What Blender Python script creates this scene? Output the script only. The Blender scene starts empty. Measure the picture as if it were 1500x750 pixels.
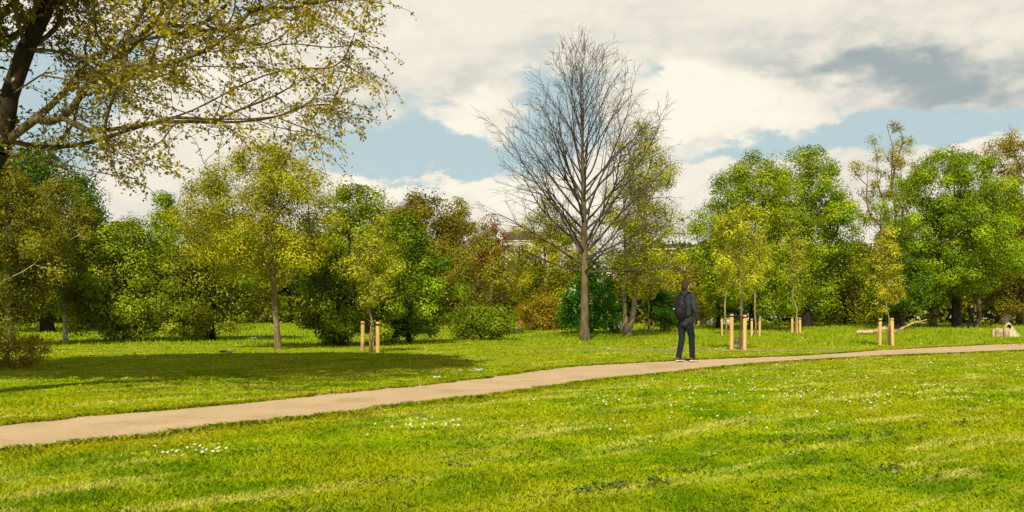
import bpy, bmesh, math, random
import numpy as np
from mathutils import Vector, Matrix

random.seed(7)
RS = np.random.RandomState(11)
sc = bpy.context.scene
COL = sc.collection
R = math.radians

# ------------------------------------------------------------------ camera facts
F = 1300.0 / 1500.0          # focal length over picture width
EYE = 0.92                   # eye height above the near lawn
HOR = 470.0                  # horizon row of the photograph

def terrain(x, y):
    """height of the park ground: flat near, then a gentle rise towards the trees"""
    x = np.asarray(x, float); y = np.asarray(y, float)
    t = np.clip((y - 38.0) / 37.0, 0, 1)   # 
    z = 0.55 * t * t * (3 - 2 * t) + np.clip(y - 75.0, 0, 200) * 0.005
    return z + 0 * x

def tz(x, y): return float(terrain(x, y))
def X(px, Y): return (px - 750.0) / 1300.0 * Y
def Zof(py, Y): return EYE + (HOR - py) / 1300.0 * Y
def gp(px, py):
    """where the sight line of a picture point meets the ground"""
    Y = EYE * 1300.0 / max(py - HOR, 2.0)
    for _ in range(40):
        Y = 0.5 * Y + 0.5 * (EYE - tz(X(px, Y), Y)) * 1300.0 / max(py - HOR, 2.0)
    return X(px, Y), Y, tz(X(px, Y), Y)

# ------------------------------------------------------------------ materials
MATS = {}
def new_mat(name):
    m = bpy.data.materials.new(name); m.use_nodes = True
    m.node_tree.nodes.clear(); MATS[name] = m
    return m, m.node_tree
def node(nt, typ, **kw):
    n = nt.nodes.new(typ)
    for k, v in kw.items():
        if k in n.inputs.keys() if isinstance(k, str) else False: n.inputs[k].default_value = v
        else: setattr(n, k, v)
    return n
def mth(nt, op, a, b=None, clamp=False):
    n = nt.nodes.new('ShaderNodeMath'); n.operation = op; n.use_clamp = clamp
    for i, v in enumerate((a, b)):
        if v is None: continue
        if isinstance(v, (int, float)): n.inputs[i].default_value = v
        else: nt.links.new(v, n.inputs[i])
    return n.outputs[0]
def mixc(nt, f, a, b, mode='MIX'):
    n = nt.nodes.new('ShaderNodeMix'); n.data_type = 'RGBA'; n.blend_type = mode; n.clamp_factor = True
    for i, v in ((0, f), (6, a), (7, b)):
        if isinstance(v, (int, float)): n.inputs[i].default_value = v
        elif isinstance(v, tuple): n.inputs[i].default_value = (v[0], v[1], v[2], 1)
        else: nt.links.new(v, n.inputs[i])
    return n.outputs[2]
def noise(nt, vec, scale, detail=3, rough=.55, dist=0.0):
    n = nt.nodes.new('ShaderNodeTexNoise'); n.inputs['Scale'].default_value = scale
    n.inputs['Detail'].default_value = detail; n.inputs['Roughness'].default_value = rough
    n.inputs['Distortion'].default_value = dist
    if vec is not None: nt.links.new(vec, n.inputs['Vector'])
    return n.outputs[0]
def mapr(nt, v, a, b, c=0.0, d=1.0, smooth=True):
    n = nt.nodes.new('ShaderNodeMapRange'); n.interpolation_type = 'SMOOTHSTEP' if smooth else 'LINEAR'
    nt.links.new(v, n.inputs[0])
    for i, q in enumerate((a, b, c, d)): n.inputs[i + 1].default_value = q
    return n.outputs[0]

def leaf_mat(name, trans=.24, gloss=.02, tint=True):
    m, nt = new_mat(name)
    at = node(nt, 'ShaderNodeAttribute'); at.attribute_name = 'Col'
    d = node(nt, 'ShaderNodeBsdfDiffuse'); t = node(nt, 'ShaderNodeBsdfTranslucent')
    g = node(nt, 'ShaderNodeBsdfGlossy'); g.inputs['Roughness'].default_value = .45
    base = mixc(nt, 1.0, at.outputs['Color'], (1.5, 1.5, .34) if tint else (1, 1, 1), 'MULTIPLY')
    nt.links.new(base, d.inputs['Color'])
    tc = mixc(nt, 1.0, base, (1.3, 1.25, .5) if tint else (1, 1, .9), 'MULTIPLY')
    nt.links.new(tc, t.inputs['Color'])
    g.inputs['Color'].default_value = (.9, .9, .7, 1)
    a = node(nt, 'ShaderNodeMixShader'); a.inputs[0].default_value = trans
    nt.links.new(d.outputs[0], a.inputs[1]); nt.links.new(t.outputs[0], a.inputs[2])
    b = node(nt, 'ShaderNodeMixShader'); b.inputs[0].default_value = gloss
    nt.links.new(a.outputs[0], b.inputs[1]); nt.links.new(g.outputs[0], b.inputs[2])
    o = node(nt, 'ShaderNodeOutputMaterial'); nt.links.new(b.outputs[0], o.inputs[0])
    return m

def plain_mat(name, c1, c2, scale=6, rough=.85, bump=.3, stretch=(1, 1, 1), detail=5, coord='Object', spec=.2, bscale=None):
    """two tone noise material with bump"""
    m, nt = new_mat(name)
    tc = node(nt, 'ShaderNodeTexCoord'); mp = node(nt, 'ShaderNodeMapping')
    mp.inputs['Scale'].default_value = stretch
    nt.links.new(tc.outputs[coord], mp.inputs[0])
    n = noise(nt, mp.outputs[0], scale, detail, .62)
    f = mapr(nt, n, .34, .66)
    c = mixc(nt, f, c1, c2)
    n2 = noise(nt, mp.outputs[0], scale * .23, 2)
    c = mixc(nt, mapr(nt, n2, .3, .7, 0, .35), c, tuple(v * .45 for v in c1))
    p = node(nt, 'ShaderNodeBsdfPrincipled'); nt.links.new(c, p.inputs['Base Color'])
    p.inputs['Roughness'].default_value = rough
    p.inputs['Specular IOR Level'].default_value = spec
    b = node(nt, 'ShaderNodeBump'); b.inputs['Strength'].default_value = bump; b.inputs['Distance'].default_value = .02
    nt.links.new(noise(nt, mp.outputs[0], bscale or scale * 1.7, 4), b.inputs['Height']); nt.links.new(b.outputs[0], p.inputs['Normal'])
    o = node(nt, 'ShaderNodeOutputMaterial'); nt.links.new(p.outputs[0], o.inputs[0])
    return m

LEAF = leaf_mat('leaf_blades')
PETAL = leaf_mat('petals', .2, .0, False)
WEED = leaf_mat('weed_leaves', .2, .03, False)
LEAF_NEAR = leaf_mat('near_leaves', .42, .03)
BARK = plain_mat('bark_brown', (.09, .065, .04), (.2, .15, .09), 7, .95, .9, (1, 1, .25))
BARK_D = plain_mat('bark_dark', (.018, .014, .01), (.045, .034, .022), 7, .95, .7, (1, 1, .25))
BARK_G = plain_mat('bark_grey', (.13, .10, .06), (.27, .21, .12), 9, .95, .9, (1, 1, .3))
BARK_T = plain_mat('bark_twig', (.06, .05, .045), (.12, .1, .08), 5, .95, .4, (1, 1, .3))
BARK_M = plain_mat('bark_mossy', (.075, .06, .022), (.18, .145, .065), 8, .95, .8, (1, 1, .5))
BARK_W = plain_mat('bark_birch', (.3, .27, .18), (.62, .58, .45), 5, .8, .4, (1, 1, 2.2))
BARK_Y = plain_mat('bark_young', (.17, .13, .06), (.33, .27, .14), 9, .85, .3, (1, 1, .4))
STAKE = plain_mat('pine_stake', (.56, .34, .13), (.76, .50, .21), 9, .8, .35, (1, 1, .12))
STAKE_E = plain_mat('pine_end_grain', (.55, .4, .2), (.7, .55, .3), 20, .8, .2)
RUBBER = plain_mat('black_rubber', (.02, .02, .018), (.035, .03, .028), 20, .7, .1)
DEADW = plain_mat('weathered_wood', (.28, .19, .10), (.66, .53, .36), 6, .9, .9, (1, 1, .3))
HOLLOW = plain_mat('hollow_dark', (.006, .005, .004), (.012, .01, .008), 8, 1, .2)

# ------------------------------------------------------------------ lawn colours (shared by ground and blades)
def lawn_col(nt):
    geo = node(nt, 'ShaderNodeNewGeometry')
    mp = node(nt, 'ShaderNodeMapping'); mp.inputs['Rotation'].default_value = (0, 0, R(-40))
    nt.links.new(geo.outputs['Position'], mp.inputs[0])
    st = node(nt, 'ShaderNodeMapping'); st.inputs['Scale'].default_value = (.42, 2.3, 1)
    nt.links.new(mp.outputs[0], st.inputs[0])
    P = geo.outputs['Position']
    big = noise(nt, P, .35, 4, .6, .4)
    mid = noise(nt, P, 1.7, 4, .62, .5)
    fine = noise(nt, P, 9, 3, .6)
    streak = noise(nt, st.outputs[0], 1.15, 4, .66, .3)
    c = mixc(nt, mapr(nt, mid, .38, .62), (.12, .27, .003), (.34, .47, .006))
    c = mixc(nt, mapr(nt, big, .42, .62, 0, .62), c, (.36, .40, .008))
    c = mixc(nt, mapr(nt, fine, .3, .72, 0, .3), c, (.42, .48, .015))
    c = mixc(nt, mapr(nt, streak, .51, .68, 0, .85), c, (.60, .62, .13))
    st2 = noise(nt, st.outputs[0], 2.6, 3, .7, .3)
    c = mixc(nt, mapr(nt, st2, .6, .74, 0, .55), c, (.06, .15, .004))
    # thinner browner turf further out
    brn = noise(nt, P, .55, 4, .6, .3)
    sep = node(nt, 'ShaderNodeSeparateXYZ'); nt.links.new(P, sep.inputs[0])
    far = mapr(nt, sep.outputs[1], 9, 15)
    f = mth(nt, 'MULTIPLY', mapr(nt, brn, .46, .66, 0, .6), far)
    c = mixc(nt, f, c, (.33, .31, .03))
    # mixed turf colour, with the position for the bump
    return c, P

def make_grass_mat(name, blade):
    m, nt = new_mat(name)
    c, P = lawn_col(nt)
    if blade:
        at = node(nt, 'ShaderNodeAttribute'); at.attribute_name = 'Col'
        c = mixc(nt, 1.0, c, at.outputs['Color'], 'MULTIPLY')
        d = node(nt, 'ShaderNodeBsdfDiffuse'); t = node(nt, 'ShaderNodeBsdfTranslucent')
        nt.links.new(c, d.inputs[0]); nt.links.new(c, t.inputs[0])
        s = node(nt, 'ShaderNodeMixShader'); s.inputs[0].default_value = .35
        nt.links.new(d.outputs[0], s.inputs[1]); nt.links.new(t.outputs[0], s.inputs[2])
        out = s.outputs[0]
    else:
        c = mixc(nt, 1.0, c, (.84, .84, .8), 'MULTIPLY')
        p = node(nt, 'ShaderNodeBsdfDiffuse'); nt.links.new(c, p.inputs[0])
        b = node(nt, 'ShaderNodeBump'); b.inputs['Strength'].default_value = .5; b.inputs['Distance'].default_value = .03
        nt.links.new(noise(nt, P, 22, 4, .7), b.inputs['Height']); nt.links.new(b.outputs[0], p.inputs['Normal'])
        out = p.outputs[0]
    o = node(nt, 'ShaderNodeOutputMaterial'); nt.links.new(out, o.inputs[0])
    return m
LAWN = make_grass_mat('lawn_turf', False)
BLADES = make_grass_mat('grass_blades', True)

# ------------------------------------------------------------------ mesh helpers
def mesh_np(name, V, faces, mat, col=None, smooth=False, sizes=None):
    """faces: (n,k) array of equal polygons"""
    me = bpy.data.meshes.new(name)
    V = np.ascontiguousarray(V, np.float32); faces = np.ascontiguousarray(faces, np.int32)
    n, k = faces.shape
    me.vertices.add(len(V)); me.vertices.foreach_set('co', V.ravel())
    me.loops.add(n * k); me.loops.foreach_set('vertex_index', faces.ravel())
    me.polygons.add(n)
    me.polygons.foreach_set('loop_start', np.arange(0, n * k, k, dtype=np.int32))
    if smooth: me.polygons.foreach_set('use_smooth', np.ones(n, bool))
    me.update(calc_edges=True)
    if col is not None:
        a = me.color_attributes.new('Col', 'FLOAT_COLOR', 'POINT')
        c = np.ones((len(V), 4), np.float32); c[:, :3] = col
        a.data.foreach_set('color', c.ravel())
    if mat: me.materials.append(mat)
    return me

def add_obj(name, me, parent=None, loc=(0, 0, 0), **props):
    o = bpy.data.objects.new(name, me); COL.objects.link(o); o.location = loc
    if parent: o.parent = parent
    for k, v in props.items(): o[k] = v
    return o
def thing(name, label, cat, loc=(0, 0, 0), rotz=0, group=None):
    o = bpy.data.objects.new(name, None); COL.objects.link(o)
    o.location = loc; o.rotation_euler = (0, 0, rotz); o['label'] = label; o['category'] = cat
    o.empty_display_size = .2
    if group: o['group'] = group
    return o

def frustums(P0, P1, r0, r1, sides):
    """a tapered tube for every edge; arrays in, verts and quads out"""
    P0 = np.asarray(P0, float); P1 = np.asarray(P1, float)
    r0 = np.asarray(r0, float)[:, None, None]; r1 = np.asarray(r1, float)[:, None, None]
    d = P1 - P0; L = np.linalg.norm(d, axis=1, keepdims=True); L[L == 0] = 1e-6; d = d / L
    ref = np.where(np.abs(d[:, 2:3]) > .8, [[1., 0, 0]], [[0., 0, 1.]])
    a = np.cross(d, ref); a /= np.linalg.norm(a, axis=1, keepdims=True); b = np.cross(d, a)
    th = np.linspace(0, 2 * np.pi, sides, endpoint=False)
    ring = a[:, None, :] * np.cos(th)[None, :, None] + b[:, None, :] * np.sin(th)[None, :, None]
    V = np.concatenate([P0[:, None] + ring * r0, P1[:, None] + ring * r1], axis=1)
    n = len(P0); base = (np.arange(n) * 2 * sides)[:, None]
    i = np.arange(sides); j = (i + 1) % sides
    Fq = np.stack([base + i, base + j, base + sides + j, base + sides + i], axis=2).reshape(-1, 4)
    return V.reshape(-1, 3), Fq

def merge(parts):
    Vs, Fs, o = [], [], 0
    for V, Q in parts:
        Vs.append(V); Fs.append(Q + o); o += len(V)
    return np.concatenate(Vs), np.concatenate(Fs)

def unit(v): return v / np.maximum(np.linalg.norm(v, axis=-1, keepdims=True), 1e-9)

def leaves(P, N, L, col, rs, aspect=.55):
    n = len(P)
    N = unit(N)
    t = unit(np.cross(N, rs.normal(size=(n, 3)))); s = np.cross(N, t)
    L = (np.ones(n) * L * rs.uniform(.65, 1.35, n))[:, None]
    V = np.stack([P + t * L * .5, P + s * L * aspect * .5 + N * L * .06, P - t * L * .5, P - s * L * aspect * .5 + N * L * .06], axis=1).reshape(-1, 3)
    Q = np.arange(n * 4).reshape(n, 4)
    return V, Q, np.repeat(col, 4, axis=0)

# ------------------------------------------------------------------ tree builder
def branch_net(nodes, parents, targets, rs, k=.35, sag=.0, sub=3, wig=.08, costly=None):
    """join every foliage clump to the nearest growing point; returns nodes, parents, index of tips"""
    nodes = [np.array(n, float) for n in nodes]; parents = list(parents)
    plen = [0.0]
    for i in range(1, len(nodes)): plen.append(plen[parents[i]] + np.linalg.norm(nodes[i] - nodes[parents[i]]))
    order = np.argsort([np.linalg.norm(np.asarray(t) - nodes[min(len(nodes) - 1, 2)]) for t in targets])
    tips = []
    for ti in order:
        t = np.asarray(targets[ti], float)
        A = np.array(nodes); d = np.linalg.norm(A - t, axis=1)
        up = np.clip(A[:, 2] - t[2], 0, None)
        cost = d + k * np.array(plen) + up * .8
        cost[0] += 50
        if costly: cost[costly[0]:costly[1]] += costly[2]
        j = int(np.argmin(cost)); a = nodes[j]; L = np.linalg.norm(t - a)
        prev = j
        for s in range(1, sub + 1):
            u = s / sub
            p = a + (t - a) * u + np.array([0, 0, 1.0]) * (L * (.10 - sag) * math.sin(math.pi * u))
            if s < sub: p = p + rs.normal(size=3) * L * wig
            nodes.append(p); parents.append(prev); plen.append(plen[prev] + L / sub); prev = len(nodes) - 1
        tips.append(prev)
    N = np.array(nodes); P = np.array(parents); n0 = len(N) - len(targets) * sub
    for _ in range(4):
        acc = np.zeros_like(N); cnt = np.zeros(len(N)); idx = np.arange(1, len(N))
        far = np.zeros(len(N), int); far[P[idx]] = idx          # latest child continues the limb
        has = far > 0; has[:n0] = False; has[0] = False
        M = N.copy(); j = np.where(has)[0]
        M[j] = N[j] * .5 + (N[P[j]] + N[far[j]]) * .25; N = M
    return N, P, tips

def net_radii(nodes, parents, tip_r, trunk_r, power=2.3):
    n = len(nodes); w = np.zeros(n); child = np.zeros(n, int)
    for i in range(n - 1, 0, -1):
        if child[i] == 0: w[i] = max(w[i], 1.0)
        w[parents[i]] += w[i]; child[parents[i]] += 1
    r = tip_r * w ** (1 / power)
    s = trunk_r / r[0]
    # pull thick parts towards the wanted trunk radius, leave tips alone
    f = np.clip(np.log(np.maximum(w, 1)) / math.log(max(w[0], 2)), 0, 1)
    return r * (s ** f)

def tree(name, label, cat, px, Y, crown, leaf=.16, dens=3.2, col=(.16, .22, .012), var=.28, trunk_r=.18, nclump=70,
         a=.85, b=.55, bark=BARK, lean=0.0, fork=None, clump=.17, seed=None, group=None, dark=.55, tip=.012, shell=.45,
         trunk_top=.75, airy=False, col2=None, flowers=None, basey=None, depth=1.0, multi=1, flat=.8, upright=.25):
    rs = np.random.RandomState(seed if seed is not None else int(px * 7 + Y * 13) % 99991)
    leaf *= .82
    x0, x1, yt, yb = crown
    ex = (x1 - x0) * .045; x0 -= ex; x1 += ex; yt -= (yb - yt) * .035
    cx = X((x0 + x1) / 2, Y); rx = (x1 - x0) / 2 / 1300 * Y; top = Zof(yt, Y); bot = Zof(yb, Y)
    bx = X(px, Y); gz = tz(bx, Y); bot = max(bot, gz + .05)
    root = thing(name, label, cat, (bx, Y, gz), 0, group)
    H = top - bot; ry = rx * depth
    ph = rs.uniform(0, 6.28, 12)
    def lob(th, t):
        return 1 + .13 * np.sin(3 * th + ph[0] + 4 * t) + .10 * np.sin(5 * th + ph[1] - 7 * t) + .08 * np.sin(9 * t + ph[2] + 2 * th)
    def prof(t): return np.sin(np.pi * np.clip(t, .001, .999) ** a) ** b
    # clumps
    cs, fr = [], []
    cr = 1.25 * clump * min(max(rx, H * .35), H * .8)
    while len(cs) < nclump:
        t = rs.uniform(0.02, 1); th = rs.uniform(0, 6.283); q = prof(t)
        if rs.uniform() > q * q + .12: continue
        f = rs.uniform() ** shell
        rr = f * q * lob(th, t) * (rs.uniform(1.08, 1.22) if rs.uniform() < .14 else 1)
        zz = bot + cr * .5 * min(1, t * 3) + t * (H - cr * .65)
        cs.append((cx - bx + rr * (rx - cr * .45) * math.cos(th), rr * (ry - cr * .45) * math.sin(th), zz - gz)); fr.append(f)
    cs = np.array(cs); fr = np.array(fr)
    # wood
    TH = (bot - gz) + H * trunk_top
    tn, par = [], []
    nt_ = 9
    for m in range(multi):
        off = 0 if multi == 1 else (m - (multi - 1) / 2)
        for i in range(nt_ + 1):
            u = i / nt_
            p = np.array([lean * u + (cx - bx) * u ** 1.5 * .8 + off * trunk_r * (1.6 + 5 * u), off * .1, TH * u])
            if 0 < u: p[:2] += rs.normal(size=2) * TH * .006 * (1 + 2 * u)
            if m == 0 or i > 0:
                tn.append(p); par.append(0 if not par else (0 if i <= 1 and m > 0 else len(tn) - 2))
    if fork is not None:     # low spreading limbs
        pi_ = min(range(len(tn)), key=lambda i: abs(tn[i][2] - fork[0]))
        for k in range(fork[1]):
            th = k * 6.283 / fork[1] + rs.uniform(-.3, .3); e = rx * fork[2]
            prev = pi_
            for s in (.33, .66, 1.0):
                p = tn[pi_] + np.array([math.cos(th) * e * s, math.sin(th) * e * s * depth, e * (1.0 * s - .15 * s * s) * rs.uniform(.8, 1.2)])
                tn.append(p); par.append(prev); prev = len(tn) - 1
    nodes, parents, tips = branch_net(tn, par, list(cs), rs, k=upright)
    rad = net_radii(nodes, parents, tip, trunk_r)
    i = np.arange(1, len(nodes)); p = parents[i]
    big = rad[p] > .035
    parts = []
    r0 = rad[p].copy(); r1 = rad[i].copy()
    r0 = np.where(r0 > r1 * 1.8, r1 * 1.35, r0); r0[:nt_ if multi == 1 else nt_] = rad[p][:nt_]
    r0[0] *= 1.35
    if big.any(): parts.append(frustums(nodes[p][big], nodes[i][big], r0[big], r1[big], 9))
    if (~big).any(): parts.append(frustums(nodes[p][~big], nodes[i][~big], r0[~big], r1[~big], 4))
    # twigs inside clumps
    ntw = 7 if airy else 3
    tp = np.repeat(cs, ntw, axis=0); td = unit(rs.normal(size=tp.shape) + np.array([0, 0, .3])) * cr * rs.uniform(.5, 1.1, (len(tp), 1))
    parts.append(frustums(tp, tp + td, np.full(len(tp), tip * .8), np.full(len(tp), tip * .4), 3))
    V, Q = merge(parts)
    add_obj('trunk', mesh_np(name + '_trunk', V, Q, bark, smooth=True), root)
    # leaves
    proj = 3.14 * rx * H / 2
    n = int(dens * (1.3 if airy else 1.75) * proj / (.28 * leaf * leaf))
    n = min(n, 90000)
    wts = rs.uniform(.5, 1.5, nclump); ci = rs.choice(nclump, n, p=wts / wts.sum())
    dirs = unit(rs.normal(size=(n, 3))); rr = (rs.uniform(size=(n, 1)) ** .5) * cr * rs.uniform(.75, 1.3, nclump)[ci][:, None]
    off = dirs * rr; off[:, 2] *= flat
    P = cs[ci] + off
    if not airy:     # a share of the leaves fills the crown between the clumps
        m = int(n * .17); tt = rs.uniform(.04, .97, m); th = rs.uniform(0, 6.283, m); ff = rs.uniform(size=m) ** .4 * .93
        q = prof(tt) * lob(th, tt) * ff
        P[:m] = np.stack([cx - bx + q * (rx - cr * .3) * np.cos(th), q * (ry - cr * .3) * np.sin(th), bot - gz + cr * .2 + tt * (H - cr * .4)], 1)
    P[:, 2] = np.maximum(P[:, 2], .03)
    outw = unit(P - np.array([cx - bx, 0, (bot - gz) + H * .45]))
    N = dirs * 1.15 + outw * .35 + np.array([0, 0, .45]) + rs.normal(size=(n, 3)) * .42
    cc = rs.uniform(1 - var * 1.25, 1 + var * 1.25, nclump)
    if col2 is None: col2 = tuple(np.array(col) * (1.35, 1.15, 1.1))
    c1 = np.array(col); c2 = np.array(col2)
    mixf = np.clip(rs.uniform(-.3, 1.0, nclump)[ci] + rs.normal(size=n) * .14, 0, 1)[:, None]
    C = c1 * (1 - mixf) + c2 * mixf
    shade = (1 - dark * .55 * (1 - fr[ci]))                      # inner clumps coloured darker, painted shade inside the crown
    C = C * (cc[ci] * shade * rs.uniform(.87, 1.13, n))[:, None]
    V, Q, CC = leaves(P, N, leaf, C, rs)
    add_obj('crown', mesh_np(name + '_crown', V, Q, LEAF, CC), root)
    if flowers:
        k = flowers[0]; ci = rs.choice(nclump, k); d = unit(rs.normal(size=(k, 3)) + [0, -.8, .3])
        P = cs[ci] + d * cr * 1.05
        s = flowers[1]
        Ps, Ns = [], []
        rep = 6
        P6 = np.repeat(P, rep, 0) + rs.normal(size=(k * rep, 3)) * s * .25 + np.tile(np.arange(rep)[:, None] * np.array([[0, 0, s * .28]]), (k, 1))
        V, Q, CC = leaves(P6, rs.normal(size=(k * rep, 3)) + [0, -1, .5], s * .6, np.tile(np.array([flowers[2]]), (k * rep, 1)), rs, .9)
        add_obj('blossom', mesh_np(name + '_blossom', V, Q, PETAL, CC), root)
    return root

# ------------------------------------------------------------------ the setting: lawn
def build_lawn():
    ys = np.concatenate([np.arange(-6, 60, .75), np.arange(60, 130, 3), np.geomspace(135, 2500, 24)])
    xs = np.concatenate([-np.geomspace(2500, 62, 20), np.arange(-60, 60.1, 1.0), np.geomspace(62, 2500, 20)])
    gx, gy = np.meshgrid(xs, ys)
    V = np.stack([gx, gy, terrain(gx, gy)], -1).reshape(-1, 3)
    nx, ny = len(xs), len(ys)
    i = (np.arange(ny - 1)[:, None] * nx + np.arange(nx - 1)[None]).ravel()
    Q = np.stack([i, i + 1, i + nx + 1, i + nx], 1)
    add_obj('lawn', mesh_np('lawn', V, Q, LAWN, smooth=True), kind='structure')
build_lawn()

# ------------------------------------------------------------------ paths
def path_mat(name, c1, c2, green=0.0):
    m, nt = new_mat(name)
    geo = node(nt, 'ShaderNodeNewGeometry'); P = geo.outputs['Position']
    c = mixc(nt, mapr(nt, noise(nt, P, 1.2, 4, .6), .35, .65), c1, c2)
    c = mixc(nt, mapr(nt, noise(nt, P, 38, 4, .85), .3, .7, 0, .75), c, tuple(v * .62 for v in c1))
    c = mixc(nt, mapr(nt, noise(nt, P, 70, 2, .8), .64, .72, 0, .5), c, (.62, .52, .38))
    c = mixc(nt, mapr(nt, noise(nt, P, .8, 5, .65), .48, .7, 0, .6), c, (.40, .28, .16))
    if green: c = mixc(nt, mapr(nt, noise(nt, P, 2.3, 4, .6), .42, .6, 0, green), c, (.18, .24, .02))
    d = node(nt, 'ShaderNodeBsdfDiffuse'); nt.links.new(c, d.inputs[0])
    b = node(nt, 'ShaderNodeBump'); b.inputs['Strength'].default_value = .5; b.inputs['Distance'].default_value = .015
    nt.links.new(noise(nt, P, 55, 4, .75), b.inputs['Height']); nt.links.new(b.outputs[0], d.inputs['Normal'])
    o = node(nt, 'ShaderNodeOutputMaterial'); nt.links.new(d.outputs[0], o.inputs[0])
    return m
PATH = path_mat('gravel_path', (.74, .55, .345), (.64, .47, .29))
WORN = path_mat('worn_earth', (.42, .36, .18), (.48, .40, .22), .5)

UP = [(-60, 631), (0, 624), (180, 606), (310, 596), (500, 576), (608, 567), (724, 552), (840, 537), (930, 532), (1027, 527), (1183, 521), (1287, 513.5), (1400, 507.5), (1500, 503), (1600, 499.5)]
LO = [(-60, 668), (0, 660), (151, 647), (310, 628), (500, 608), (636, 590), (740, 577), (880, 558), (1000, 545), (1117, 533), (1287, 522.5), (1400, 518), (1500, 514), (1600, 510.5)]
def edge_curve(pts, n):
    W = np.array([gp(*p)[:2] for p in pts]); s = np.concatenate([[0], np.cumsum(np.linalg.norm(np.diff(W, axis=0), axis=1))])
    u = np.linspace(0, s[-1], n)
    # light smoothing of the sampled polyline
    xy = np.stack([np.interp(u, s, W[:, 0]), np.interp(u, s, W[:, 1])], 1)
    for _ in range(30): xy[1:-1] = xy[1:-1] * .5 + (xy[2:] + xy[:-2]) * .25
    return xy
NE = 420
EU, EL_ = edge_curve(UP, NE), edge_curve(LO, NE * 4)
k_ = np.array([np.argmin(np.linalg.norm(EL_ - p, axis=1)) for p in EU], float)     # rungs run straight across the path
k_ = np.maximum.accumulate(k_)
for _ in range(60): k_[1:-1] = k_[1:-1] * .5 + (k_[2:] + k_[:-2]) * .25
q_ = np.arange(len(EL_)); EL_ = np.stack([np.interp(k_, q_, EL_[:, 0]), np.interp(k_, q_, EL_[:, 1])], 1)
dirv = unit(np.gradient((EU + EL_) / 2, axis=0)); nrm = np.stack([-dirv[:, 1], dirv[:, 0]], 1)
def rag(n, amp, rs):
    z = np.zeros(n)
    for f, a in ((9, .5), (31, .3), (83, .25), (170, .2)): z += a * np.sin(np.linspace(0, 6.28 * f, n) + rs.uniform(0, 6)) * rs.uniform(.6, 1)
    return z * amp + rs.normal(size=n) * amp * .25
EU = EU + nrm * rag(NE, .08, RS)[:, None]; EL_ = EL_ + nrm * rag(NE, .08, RS)[:, None]
def strip(name, A, B, mat, lift, cols=5):
    t = np.linspace(0, 1, cols)[None, :, None]
    G = A[:, None, :] * (1 - t) + B[:, None, :] * t
    V = np.concatenate([G, (terrain(G[..., 0], G[..., 1]) + lift)[..., None]], -1).reshape(-1, 3)
    n = len(A); i = (np.arange(n - 1)[:, None] * cols + np.arange(cols - 1)[None]).ravel()
    Q = np.stack([i, i + cols, i + cols + 1, i + 1], 1)
    me = mesh_np(name, V, Q, mat, smooth=True)
    return add_obj(name, me, kind='structure')
# densify the flat terrain's bumps: lift clears the lawn sheet's coarser facets
# extend the path at both ends
ext0 = lambda E: np.concatenate([E[0] + (E[0] - E[12]) / np.linalg.norm(E[0] - E[12]) * np.linspace(14, .1, 40)[:, None], E])
EUx, ELx = ext0(EU), ext0(EL_)
d1 = unit((EU[-1] - EU[-30])[None])[0]
EUx = np.concatenate([EUx, EU[-1] + d1 * np.linspace(.3, 45, 50)[:, None]]); ELx = np.concatenate([ELx, EL_[-1] + d1 * np.linspace(.3, 45, 50)[:, None]])
strip('gravel_path', EUx, ELx, PATH, .006, 9)
SU = edge_curve([(790, 514.2), (860, 512.4), (960, 511), (1080, 512), (1180, 512.6), (1250, 513.6), (1295, 514.5)], 160)
SL = edge_curve([(790, 515.2), (860, 514.2), (960, 513.8), (1080, 514.3), (1180, 515), (1250, 516.6), (1295, 518)], 160)
SU = SU + np.stack([np.zeros(160), rag(160, .22, RS)], 1); SL = SL + np.stack([np.zeros(160), rag(160, .22, RS)], 1)
strip('worn_track', SU, SL, WORN, .004)

from mathutils.geometry import intersect_point_line
pathpoly = np.concatenate([EUx, ELx[::-1]])
def inside(poly, P):
    x, y = P[:, 0], P[:, 1]; c = np.zeros(len(P), bool); j = len(poly) - 1
    for i in range(len(poly)):
        xi, yi = poly[i]; xj, yj = poly[j]
        if yi != yj:
            k = ((yi > y) != (yj > y)) & (x < (xj - xi) * (y - yi) / (yj - yi) + xi); c ^= k
        j = i
    return c
pp_light = np.concatenate([EUx[::6], ELx[::-1][::6]])

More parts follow.
